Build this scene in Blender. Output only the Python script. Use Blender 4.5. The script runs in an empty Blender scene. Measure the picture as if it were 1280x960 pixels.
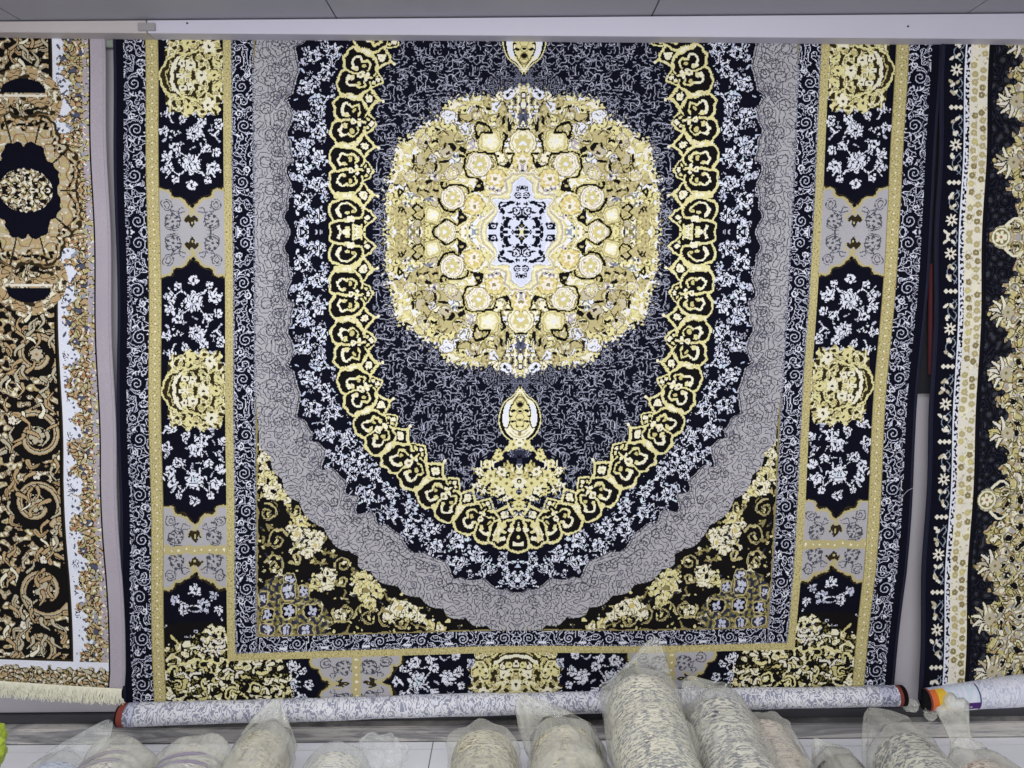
import numpy as np, math, random
# ---------------------------------------------------------------- yarn colours (sRGB as dyed)
PAL = {
 'navy':(15,16,29),'navy2':(38,40,66),'black':(22,20,20),'brown':(52,44,28),
 'white':(230,232,244),'pale':(200,202,222),'lav':(130,132,148),
 'grey':(178,176,181),'greyline':(78,78,88),'greymid':(126,124,138),
 'gold':(190,178,130),'golddk':(146,134,90),'olive':(128,120,66),'yel':(226,218,160),'cream':(240,235,210),
 'ivory':(236,230,216),'amber':(212,190,120),'slate':(84,88,108),'bluewh':(196,206,232),'lavhi':(158,160,178),'crossbg':(214,218,236),'slate2':(50,52,70),'slate3':(38,39,48),
 'tan':(190,164,124),'tandk':(138,112,78),'beige':(196,186,160),'mauve':(176,168,178),'sky':(212,226,238),
 'char':(40,40,48),'char2':(62,62,70),'ltgold':(208,197,136),'rust':(176,120,90),'bluegrey':(150,160,176),
 'backbl':(158,160,178),'backwh':(234,234,240)}
NAMES = list(PAL); IDX = {n:i for i,n in enumerate(NAMES)}

class Cv:
    """knot plan: an index canvas addressed in rug units"""
    def __init__(s, x0, y0, x1, y1, base):
        s.x0, s.y0 = x0, y0
        s.w, s.h = int(round(x1-x0)), int(round(y1-y0))
        s.a = np.full((s.h, s.w), IDX[base], np.int16)
        s.X = np.arange(s.w)+x0+.5; s.Y = np.arange(s.h)+y0+.5
        s.mask = None; s.T = None
    def win(s, xa, ya, xb, yb):
        i0 = max(0, int(math.floor(xa-s.x0))); i1 = min(s.w, int(math.ceil(xb-s.x0))+1)
        j0 = max(0, int(math.floor(ya-s.y0))); j1 = min(s.h, int(math.ceil(yb-s.y0))+1)
        if i1<=i0 or j1<=j0: return None
        return slice(j0,j1), slice(i0,i1)
    def put(s, sl, m, c):
        if s.mask is not None: m = m & s.mask[sl]
        s.a[sl][m] = IDX[c]
    def tr(s, pts):
        return [s.T(*p) for p in pts] if s.T else pts
    def poly(s, pts, c, raw=False):
        if not raw: pts = s.tr(pts)
        xs=[p[0] for p in pts]; ys=[p[1] for p in pts]
        sl = s.win(min(xs),min(ys),max(xs),max(ys))
        if sl is None: return
        m = inpoly(s.X[sl[1]][None,:], s.Y[sl[0]][:,None], pts)
        s.put(sl, m, c)
    def line(s, pts, w, c, raw=False, w2=None):
        if not raw: pts = s.tr(pts)
        n = len(pts)-1
        for k in range(n):
            (ax,ay),(bx,by) = pts[k],pts[k+1]
            r = (w if w2 is None else w+(w2-w)*k/max(1,n-1))/2
            sl = s.win(min(ax,bx)-r-1,min(ay,by)-r-1,max(ax,bx)+r+1,max(ay,by)+r+1)
            if sl is None: continue
            X = s.X[sl[1]][None,:]; Y = s.Y[sl[0]][:,None]
            dx,dy = bx-ax,by-ay; L=dx*dx+dy*dy+1e-9
            t = np.clip(((X-ax)*dx+(Y-ay)*dy)/L,0,1)
            m = (X-ax-t*dx)**2+(Y-ay-t*dy)**2 <= r*r
            s.put(sl, m, c)
    def curve(s, pts, w, c, w2=None): s.line(smooth(s.tr(pts)), w, c, True, w2)
    def blob(s, pts, c): s.poly(smooth(s.tr(pts), True), c, True)
    def ell(s, x, y, a, b, rot, c):
        if s.T: x,y = s.T(x,y)
        r=max(a,b); sl=s.win(x-r-1,y-r-1,x+r+1,y+r+1)
        if sl is None: return
        X = s.X[sl[1]][None,:]-x; Y = s.Y[sl[0]][:,None]-y
        ca,sa=math.cos(rot),math.sin(rot)
        m = ((X*ca+Y*sa)/a)**2+((-X*sa+Y*ca)/b)**2 <= 1
        s.put(sl,m,c)
    def disc(s,x,y,r,c): s.ell(x,y,r,r,0,c)
    def ring(s,x,y,r,w,c,a0=0,a1=6.2832):
        if s.T: x,y=s.T(x,y)
        s.line([(x+r*math.cos(a0+(a1-a0)*k/24),y+r*math.sin(a0+(a1-a0)*k/24)) for k in range(25)],w,c,True)
    def spiral(s,x,y,r,turns,a0,sgn,w,c,r0=.8):
        if s.T: x,y=s.T(x,y)
        n=int(18*turns)+2
        s.line([(x+(r0+(r-r0)*k/n)*math.cos(a0+sgn*6.2832*turns*k/n),y+(r0+(r-r0)*k/n)*math.sin(a0+sgn*6.2832*turns*k/n)) for k in range(n+1)],w,c,True)
    def flower(s,x,y,r,n,a0,c,mid=None,gap=None,fat=.42):
        if s.T: x,y=s.T(x,y)
        T,s.T=s.T,None
        if gap: s.disc(x,y,r*1.15,gap)
        for k in range(n):
            a=a0+6.2832*k/n
            s.ell(x+.62*r*math.cos(a),y+.62*r*math.sin(a),r*.46,r*fat*1.12*6/(n+1),a,c)
        if mid: s.disc(x,y,r*.26,mid)
        s.T=T
    def leafy(s,x,y,a,L,c,w=1.6):
        if s.T: x,y=s.T(x,y)
        T,s.T=s.T,None
        s.ell(x+math.cos(a)*L*.5,y+math.sin(a)*L*.5,L*.55,w,a,c); s.T=T
def inpoly(X,Y,pts):
    m=np.zeros(np.broadcast(X,Y).shape,bool); n=len(pts)
    for k in range(n):
        (ax,ay),(bx,by)=pts[k],pts[(k+1)%n]
        if ay==by: continue
        m ^= ((ay>Y)!=(by>Y)) & (X < (bx-ax)*(Y-ay)/(by-ay)+ax)
    return m
def smooth(p, closed=False, n=7):
    if len(p)<3: return p
    out=[]; N=len(p)
    for k in range(N if closed else N-1):
        if closed: a,b,c,d=p[k-1],p[k],p[(k+1)%N],p[(k+2)%N]
        else: a,b,c,d=p[max(0,k-1)],p[k],p[k+1],p[min(N-1,k+2)]
        for j in range(n):
            t=j/n
            out.append(tuple(.5*(2*b[i]+(c[i]-a[i])*t+(2*a[i]-5*b[i]+4*c[i]-d[i])*t*t+(3*b[i]-a[i]-3*c[i]+d[i])*t**3) for i in (0,1)))
    if not closed: out.append(p[-1])
    return out
def bp(h,w,wl,seed,bw=.3,hv=0.,sx=1.,sy=1.):
    """band-passed noise: its zero lines wander like woven tendrils"""
    rng=np.random.RandomState(seed); F=np.fft.rfft2(rng.randn(h,w))
    fy=np.fft.fftfreq(h)[:,None]*sy; fx=np.fft.rfftfreq(w)[None,:]*sx
    f=np.hypot(fx,fy); g=np.exp(-((f*wl-1)/bw)**2/2)
    if hv: th=np.arctan2(fy,fx); g*=(1-hv)+hv*np.cos(2*th)**4
    n=np.fft.irfft2(F*g,(h,w)); return n/(n.std()+1e-9)
def lines(n,t):
    """about one-knot-wide zero lines of a noise"""
    gy,gx=np.gradient(n); return np.abs(n)/(np.hypot(gx,gy)+.02) < t

# ================================================================ photo measurements -> rug units (main carpet)
_cy=[45,290,520,640,845]; _cx=[655.5,652,650,648.5,645]
_ey=[41,240,480,720,870]; _lx=[153,157,160,163,168]; _rx=[1164,1155,1136,1120,1104]
def P(x,y,right=False):
    c=np.interp(y,_cy,_cx); t=y-290; v=t*(1+4.6e-5*t)
    if x<=c: return ((c-x)/(c-np.interp(y,_ey,_lx))*492, v)
    return ((x-c)/(np.interp(y,_ey,_rx)-c)*492, v)
def PP(pts): return [P(*p) for p in pts]

def paint_main():
    UM, VM = 504, 640
    cv = Cv(0,0,UM,VM,'navy'); R=random.Random(5)
    X=cv.X[None,:]+0*cv.Y[:,None]; Y=cv.Y[:,None]+0*cv.X[None,:]
    SH=(VM,UM)
    VB=[510,530,539,610,624]      # bottom frame: band start, gold start, border start, gold, outer
    # frames
    def frame(uo, vo): return (X<uo)&(Y<vo)
    F_in=frame(332,VB[0]); F_ib=frame(360,VB[1])&~F_in; F_g2=frame(370,VB[2])&~frame(360,VB[1])
    F_bd=frame(450,VB[3])&~frame(370,VB[2]); F_g1=frame(466,VB[4])&~frame(450,VB[3]); F_ob=frame(493,VM+1)&~frame(466,VB[4])
    # medallion-shaped field outlines
    go=PP([(318,540),(324,545),(335,562),(347,585),(360,608),(380,632),(405,658),(432,684),(446,687),(452,702),(470,716),(498,731),(520,742),(545,754),(565,766),(590,775),(610,782),(630,786),(650,787)])
    gi=PP([(362,290),(361,300),(357,310),(361,325),(364,345),(360,370),(367,380),(366,400),(360,412),(367,425),(366,445),(361,455),(368,466),(374,480),(375,505),(372,520),(384,524),(390,540),(390,548),(400,550),(407,565),(404,583),(420,586),(433,600),(433,613),(448,618),(447,637),(468,640),(475,652),(500,664),(503,675),(520,688),(545,694),(562,708),(570,722),(595,722),(612,728),(630,737),(650,739)])
    ao=PP([(412,290),(411,350),(413,410),(416,440),(422,480),(434,515),(448,545),(465,568),(482,585),(505,608),(527,630),(553,652),(580,668),(607,680),(650,692)])
    ai=PP([(466,290),(466,350),(467,410),(469,440),(474,470),(482,492),(494,515),(506,538),(521,556),(540,575),(561,597),(577,612),(604,629),(630,645),(650,652)])
    go=smooth(go[1:]); go=[(332,-5),(332,200)]+[(x+4.2*abs(math.sin(k*.36)),y+4.2*abs(math.sin(k*.36))) for k,(x,y) in enumerate(go)]
    gi=[(gi[0][0],-5)]+resamp(smooth(gi),420); gi=[gi[0]]+[(x*(1+.011*abs(math.sin(k*.16))-.005),y*(1+.011*abs(math.sin(k*.16))-.005)) for k,(x,y) in enumerate(gi[1:])]; ao_s=[(ao[0][0],-5)]+smooth(ao); ai_s=[(ai[0][0],-5)]+smooth(ai)
    Gout=inpoly(X,Y,go+[(-5,go[-1][1]),(-5,-5)])&F_in
    Gin=inpoly(X,Y,gi+[(-5,gi[-1][1]),(-5,-5)]); Ao=inpoly(X,Y,ao_s+[(-5,ao_s[-1][1]),(-5,-5)]); Ai=inpoly(X,Y,ai_s+[(-5,ai_s[-1][1]),(-5,-5)])
    a=cv.a
    # ---- scroll bands
    def scroll(mask,seed,wl,t,col='pale',col2='white'):
        n=bp(VM,UM,wl,seed,.32,.25)
        a[mask&lines(n,t)]=IDX[col]
        m2=bp(VM,UM,7,seed+9,.4); a[mask&lines(m2,.45)&(n>.6)]=IDX[col]; a[mask&lines(n,t*1.5)&(m2>.8)]=IDX[col2]
    a[F_ib]=IDX['navy']; scroll(F_ib,11,11,.45); a[F_ob]=IDX['navy']; scroll(F_ob,12,11.5,.45)
    cv.mask=F_ib|F_ob
    for (u,w) in ((346,10),(479,11)):
        k=0; v=14
        while v<VM:
            if not (u==346 and v>VB[0]-4):
                cv.disc(u,v,w*.95,'navy')
                sg=1 if k%2 else -1
                cv.spiral(u+sg*1.5,v,w*.85,1.7,k*1.3,sg,1.1,'pale'); cv.spiral(u-sg*5,v+w+5,4.5,1.1,k,-sg,1.3,'white')
                cv.leafy(u+3,v-w-4,.6,6,'white',1.2); cv.leafy(u-4,v-w-2,2.2,5,'pale',1.2)
            v+=R.choice([58,71,49]); k+=1
    for k,u in enumerate(range(16,330,53)):
        cv.disc(u,520,8,'navy'); cv.spiral(u,520,7.5,1.7,k,1 if k%2 else -1,1.2,'pale'); cv.poly([(u+13,524),(u+23,524),(u+23,527),(u+13,527)],'white'); cv.leafy(u+14,515,.4,7,'pale',1.2)
    cv.mask=None
    for k in range(0,VM):  # thin wavy guard line on the margin side
        uu=489+1.6*math.sin(k*.42)+.8*math.sin(k*.13); cv.a[k,int(uu):int(uu)+1]=IDX['lav']
    for u in (359.2,333.2): a[(F_ib)&(np.abs(X-u)<.7)&((Y*.5).astype(int)%3>0)]=IDX['lav']
    a[F_ib&(np.abs(Y-VB[1]+1.5)<.7)&((X*.5).astype(int)%3>0)]=IDX['lav']
    # ---- gold stripes
    n=bp(VM,UM,3.2,21,.5)
    for m,du,dv in ((F_g2,365,VB[1]+4.5),(F_g1,458,VB[3]+7)):
        a[m]=IDX['gold']; a[m&(n>.7)]=IDX['ltgold']; a[m&(n<-1.1)]=IDX['golddk']
        cv.mask=m
        v=3
        while v<VM:
            cv.disc(du,v,1.5,'cream' if du>400 else 'ltgold'); v+=10
        u=5
        while u<du: cv.disc(u,dv,1.2,'ltgold'); u+=10
        cv.mask=None
    edge=(np.abs(X-466)<1)|(np.abs(X-450.5)<1)
    a[F_g1&edge]=IDX['golddk']
    # ---- grey band with dark tendrils
    G=Gout&~Gin
    a[G]=IDX['grey']
    n=bp(VM,UM,11.5,31,.3); n2=bp(VM,UM,20,32,.3); n3=bp(VM,UM,8,33,.35)
    a[G&lines(n3,.4)&(n2>.9)]=IDX['greymid']; a[G&lines(n,.5)&(n2>-1.1)]=IDX['greyline']; a[G&lines(n3,.5)&(n2<-.6)]=IDX['greyline']; a[G&(n>1.9)]=IDX['greymid']
    cv.mask=G
    for k in range(8):
        v=20+k*34
        if v<250: cv.ring(318-6*(k%2),v,7,1.1,'greyline'); cv.spiral(304,v+14,8,1.6,k,1 if k%2 else -1,1.1,'greyline')
    cv.mask=None
    d=~Gin; # scalloped dark edge line along grey inner side
    gl=[(x+2.2,y) for x,y in gi]; cv.mask=G
    for off in (10,):
        cv.line([(x+off*.9+1.5*math.sin(k*.5+off),y+(off if y>250 else 0)*.8) for k,(x,y) in enumerate(gi)],1.1,'greyline' if off!=15 else 'greymid',True)
    for k in range(0,len(gi),11):
        x,y=gi[k]; cv.spiral(x+15,y+(12 if y>250 else 0),7.5,1.5,k,1 if k%2 else -1,1.2,'greyline')
    cv.line(gl,1.4,'greyline',True); cv.line([(x+4.8,y+3 if y>250 else y) for x,y in gi],1.0,'greymid',True); cv.mask=None
    # ---- white floral band (navy)
    W=Gin&~Ao; a[W]=IDX['navy']; cv.mask=W
    mid=[((p[0]+q[0])/2,(p[1]+q[1])/2) for p,q in zip(resamp(gi,400),resamp(ao_s,400))]
    L=arclen(mid); tot=L[-1]
    def at(s,nrm):
        k=int(np.searchsorted(L,s)); k=min(max(k,1),len(mid)-1)
        (ax,ay),(bx,by)=mid[k-1],mid[k]; d=math.hypot(bx-ax,by-ay)+1e-9; f=(s-L[k-1])/d
        tx,ty=(bx-ax)/d,(by-ay)/d
        return (ax+(bx-ax)*f+ty*nrm, ay+(by-ay)*f-tx*nrm, math.atan2(ty,tx))
    s=5;k=0
    while s<tot:
        x,y,t=at(s,-9 if k%2 else 8)
        r=R.uniform(8,10.5)
        cv.disc(x,y,r*1.2,'navy'); cv.flower(x,y,r,R.choice([5,6,7]),R.uniform(0,6),'white','navy',None,.33); cv.ring(x,y,r*.42,1,'navy')
        for j in range(4):
            aa=R.uniform(0,6.28); cv.leafy(x+math.cos(aa)*r*1.1,y+math.sin(aa)*r*1.1,aa+R.uniform(-.7,.7),R.uniform(4,7),R.choice(['white','pale','sky']),R.uniform(1.2,2.1))
        x,y,t=at(s+13,R.uniform(12,18)*(1 if k%2 else -1))
        cv.flower(x,y,5.5,5,R.uniform(0,6),'pale','navy',None,.36)
        x,y,t=at(s+10,R.uniform(-18,18))
        if k%2: cv.curve([(x-8,y-4),(x-2,y+2),(x+5,y-1),(x+9,y+4)],1.4,'white')
        else: cv.spiral(x,y,5,1.3,R.uniform(0,6),1,1.3,'pale')
        for j in range(2):
            x,y,t=at(s+R.uniform(0,18),R.uniform(-24,24)); cv.leafy(x,y,R.uniform(0,6.28),R.uniform(4,7.5),R.choice(['white','bluewh']),R.uniform(1.0,1.6))
        s+=18; k+=1
    n=bp(VM,UM,7,41,.35); nn=bp(VM,UM,18,42)
    a[W&lines(n,.6)&(nn>.9)]=IDX['pale']
    cv.mask=None
    # ---- field: tendrils thin out away from the medallion
    Fd=Ai
    a[Fd]=IDX['navy']
    n=bp(VM,UM,11,51,.36,.7); m=bp(VM,UM,36,52,.5); n3=bp(VM,UM,5.6,53,.34,.5); n4=bp(VM,UM,8,54,.4,.8); m2=bp(VM,UM,13,55,.5); m3=bp(VM,UM,17,56,.5)
    rr=np.hypot(X/168,Y/178)
    a[Fd&lines(n4,.38)&(m3>.1)]=IDX['lav']
    a[Fd&lines(n,.5)&(m2>-.75)]=IDX['lavhi']; a[Fd&lines(n,.42)&(m2>-.75)&(m3>.9)]=IDX['pale']
    cv.mask=Fd
    for k in range(260):
        u=R.uniform(0,190); v=R.uniform(0,365)
        if k%4==0: cv.spiral(u,v,R.uniform(2.5,4.5),1.0,R.uniform(0,6),R.choice([-1,1]),1.05,'lavhi')
        elif k%4==1: cv.disc(u,v,R.uniform(3,6),'navy')
        else:
            aa=R.choice([0,1.57,3.14,4.71])+R.uniform(-.3,.3); L_=R.uniform(6,13); cv.curve([(u,v),(u+math.cos(aa)*L_*.5-math.sin(aa)*2,v+math.sin(aa)*L_*.5+math.cos(aa)*2),(u+math.cos(aa)*L_,v+math.sin(aa)*L_)],1.1,'lavhi'); cv.leafy(u+math.cos(aa)*L_*.5,v+math.sin(aa)*L_*.5,aa+.9,4,'lavhi',.7)
    cv.mask=None
    dn=(1.10-rr)*11+.4*m+.6*m2+2.0*np.clip((46-X)/46,0,1)*np.clip((235-Y)/40,0,1)
    d1=Fd&(dn>.3); d2=Fd&(dn>1.1)
    a[d1&lines(n3,.4)]=IDX['lav']; a[d2]=IDX['slate3']; a[d2&lines(n3,.42)]=IDX['lav']; a[d2&(n3>1.1)]=IDX['navy']; a[d2&(n3<-1.2)]=IDX['slate2']
    col=(X<13+3*m)&(Y<330)&Fd; a[col&(n3>.2)]=IDX['slate']
    # ---- arabesque chain
    Ar=Ao&~Ai
    a[Ar]=IDX['navy']
    arabesque(cv,ao_s,[s_ for s_ in ()])
    # ---- cartouche border
    border(cv,F_bd,R,VB)
    # ---- spandrel
    spandrel(cv,F_in&~Gout,R)
    # ---- medallion and finials
    finial(cv,R); medallion(cv,X,Y,R)
    # ---- margin
    M=X>=493; a[M]=IDX['navy']; a[M&(X>501.5)]=IDX['navy2']
    S=F_in&~Gout
    Mo=cv.medmask
    cw=bp(VM,UM,9.5,91,.4); cw2=bp(VM,UM,6.5,92,.4); cw3=bp(VM,UM,11,95,.35)
    wh=np.isin(a,[IDX['white'],IDX['pale'],IDX['sky']])
    t=F_bd&wh; a[t&lines(cw,.55)]=IDX['navy']; t=W&wh; a[t&lines(cw,.55)]=IDX['navy']; a[t&(cw2>.9)&(a==IDX['white'])]=IDX['bluewh']
    ye=np.isin(a,[IDX['yel'],IDX['cream']])
    t=S&ye; a[t&lines(cw,.5)]=IDX['golddk']; a[t&(cw2>1.2)]=IDX['ivory']
    t=S&(a==IDX['black']); a[t&(cw3>2.1)]=IDX['yel']
    t=Ar&ye; a[t&(cw2>1.8)]=IDX['gold']; a[t&(cw2<-1.6)]=IDX['ivory']
    # the weave never lands a line exactly: jog the drawn areas by up to a knot and a half
    dx=bp(VM,UM,17,93,.5)*.75; dy=bp(VM,UM,17,94,.5)*.75
    ok=F_bd|S|W|Ar|Mo
    jj=np.clip(np.round(np.arange(VM)[:,None]+dy),0,VM-1).astype(int); ii=np.clip(np.round(np.arange(UM)[None,:]+dx),0,UM-1).astype(int)
    keep=ok[jj,ii]&ok
    b=a.copy(); b[keep]=a[jj,ii][keep]
    return b
def arclen(p):
    L=[0]
    for k in range(1,len(p)): L.append(L[-1]+math.hypot(p[k][0]-p[k-1][0],p[k][1]-p[k-1][1]))
    return np.array(L)
def resamp(p,n):
    p=[(max(q[0],0),max(q[1],0)) for q in p]
    L=arclen(p); s=np.linspace(0,L[-1],n); return list(zip(np.interp(s,L,[q[0] for q in p]),np.interp(s,L,[q[1] for q in p])))

def arabesque(cv,path,_):
    path=[(max(p[0],0),max(p[1],0)) for p in path]; path=resamp(path,600); L=arclen(path); tot=L[-1]
    px=np.array([p[0] for p in path]); py=np.array([p[1] for p in path])
    k=9; pad=lambda q: np.concatenate([2*q[0]-q[k:0:-1],q,2*q[-1]-q[-2:-k-2:-1]])
    ker=np.ones(2*k+1)/(2*k+1)
    pxs=np.convolve(pad(px),ker,'valid'); pys=np.convolve(pad(py),ker,'valid')
    tx=np.gradient(pxs); ty=np.gradient(pys); d=np.hypot(tx,ty); tx/=d; ty/=d
    def loc(s,n):
        s0=s; s=min(max(s,-40),tot+40)
        i=np.interp(s,L,np.arange(len(L)))
        x=np.interp(i,np.arange(len(L)),pxs); y=np.interp(i,np.arange(len(L)),pys)
        a=np.interp(i,np.arange(len(L)),tx); b=np.interp(i,np.arange(len(L)),ty); q=math.hypot(a,b); a/=q; b/=q
        ex=s-min(max(s,0),tot)
        # inward normal = towards the carpet centre
        return (x-b*n+a*ex, y+a*n*-1*-1*(1 if False else -1)*-1*-1 if False else y+(-a)*n*(-1)*(-1)+b*ex)
    # note: tangent runs downwards/left, inward normal is (-b, a) or (b,-a); pick the one pointing to the origin
    def loc2(s,n):
        i=np.interp(s,L,np.arange(len(L))); A=np.arange(len(L))
        x=np.interp(i,A,pxs); y=np.interp(i,A,pys); a=np.interp(i,A,tx); b=np.interp(i,A,ty); q=math.hypot(a,b); a/=q; b/=q
        ex=s-min(max(s,0),tot)
        nx,ny=-b,a
        if nx*x+ny*y>0: nx,ny=b,-a
        return (x+nx*n+a*ex, y+ny*n+b*ex)
    Z=lambda s0,ln: (lambda zx,zy: loc2(s0+(zy-505)/335*ln,(zx-430)/6))
    n_units=8; s0=46; per=(tot-30-s0)/7.0
    spots=[(s0+k*per,per) for k in range(7)]
    def unit(s0,ln):
        T=Z(s0,ln)
        cv.T=T
        Yc,C,B='yel','cream','brown'
        # dark open cells
        cv.blob([(470,500),(436,560),(434,620),(468,676),(560,690),(690,660),(690,590),(620,520),(540,500)],'black')
        cv.blob([(468,676),(434,720),(434,790),(480,846),(560,850),(640,800),(690,740),(690,680),(560,660)],'black')
        cv.poly([(676,590),(722,612),(768,672),(724,724),(680,750)],'black')
        # slim interlaced stems
        cv.curve([(560,498),(488,508),(444,552),(434,606),(446,652),(474,676)],3.2,Yc); cv.curve([(474,676),(440,716),(433,768),(450,816),(486,842),(560,846)],3.2,Yc)
        cv.curve([(560,498),(610,508),(660,548),(682,604),(676,640)],2.6,Yc); cv.curve([(560,846),(612,838),(660,796),(684,744),(676,708)],2.6,Yc)
        cv.line([(690,596),(724,618),(764,670),(726,718),(690,748)],2.3,Yc); cv.disc(722,670,2.8,C); cv.disc(702,640,2,Yc); cv.disc(702,700,2,Yc)
        # half palmettes and buds inside the cells
        cv.curve([(516,640),(498,606),(522,574),(560,580)],4.2,C,2.6); cv.curve([(516,712),(498,748),(524,784),(566,776)],4.2,C,2.6)
        cv.curve([(566,584),(606,572),(636,600),(628,634)],3.2,Yc,2); cv.curve([(572,774),(612,782),(640,750),(630,716)],3.2,Yc,2)
        cv.curve([(474,676),(520,672),(560,680),(610,676),(676,674)],3.0,Yc); cv.disc(590,676,4.2,C); cv.disc(590,676,1.4,'golddk'); cv.disc(540,642,3,Yc); cv.disc(540,716,3,Yc); cv.disc(640,656,2.4,C); cv.disc(640,694,2.4,C)
        cv.disc(588,606,2.6,'ltgold'); cv.disc(590,748,2.6,'ltgold')
        cv.T=None
    def knot(s0,ln):
        cv.T=Z(s0,ln); Yc,C='yel','cream'
        cv.poly([(470,488),(640,478),(640,532),(470,522)],Yc); cv.poly([(540,494),(600,494),(600,516),(540,516)],C)
        cv.poly([(685,412),(776,505),(685,600),(600,505)],Yc); cv.poly([(685,438),(748,505),(685,573),(628,505)],'black')
        cv.flower(688,505,5.2,4,.78,C,'ltgold')
        cv.line([(765,505),(792,498)],2.6,Yc); cv.disc(794,496,2.0,C)
        cv.T=None
    for s_,ln in spots: unit(s_,ln)
    # the shorter groups at the middle of the sides and of the ends
    for s_,sg in ((0,1),(tot,-1)):
        ln=335/6.
        T=lambda zx,zy: loc2(s_+sg*(zy-245)/6.,(zx-430)/6) 
        cv.T=T
        cv.blob([(440,180),(432,250),(440,320),(470,480),(560,500),(680,440),(724,345),(690,250),(724,150),(560,150)],'black')
        cv.curve([(470,160),(436,190),(432,250),(436,300),(470,330)],3.2,'yel'); cv.curve([(470,330),(436,370),(434,430),(470,480),(560,500)],3.2,'yel')
        cv.curve([(470,330),(520,338),(570,330),(630,345),(676,345)],3,'yel'); cv.curve([(560,500),(620,486),(664,440),(684,390),(676,360)],2.6,'yel')
        cv.curve([(496,205),(506,245),(496,285)],3.6,'cream'); cv.curve([(506,245),(560,245)],4,'cream'); cv.disc(560,226,2.6,'yel'); cv.disc(560,264,2.6,'yel')
        cv.curve([(510,372),(494,410),(524,450),(572,446)],4.2,'cream',2.6); cv.curve([(580,446),(620,430),(640,400)],3,'yel',2); cv.disc(560,392,3,'yel'); cv.disc(590,340,4,'cream'); cv.disc(610,400,2.4,'ltgold')
        for yy in (200,222,245,268,290): cv.disc(612,yy,2.6,'yel'); cv.disc(640,yy,2.0,'cream'); cv.disc(664,yy,2.4,'yel')
        cv.line([(690,250),(700,280),(726,300),(780,345),(726,392),(690,420)],2.5,'yel'); cv.disc(716,345,3,'cream'); cv.disc(700,318,2,'yel')
        cv.T=None
    for s_,ln in spots: knot(s_,ln)
    knot(s0+7*per,per)

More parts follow.
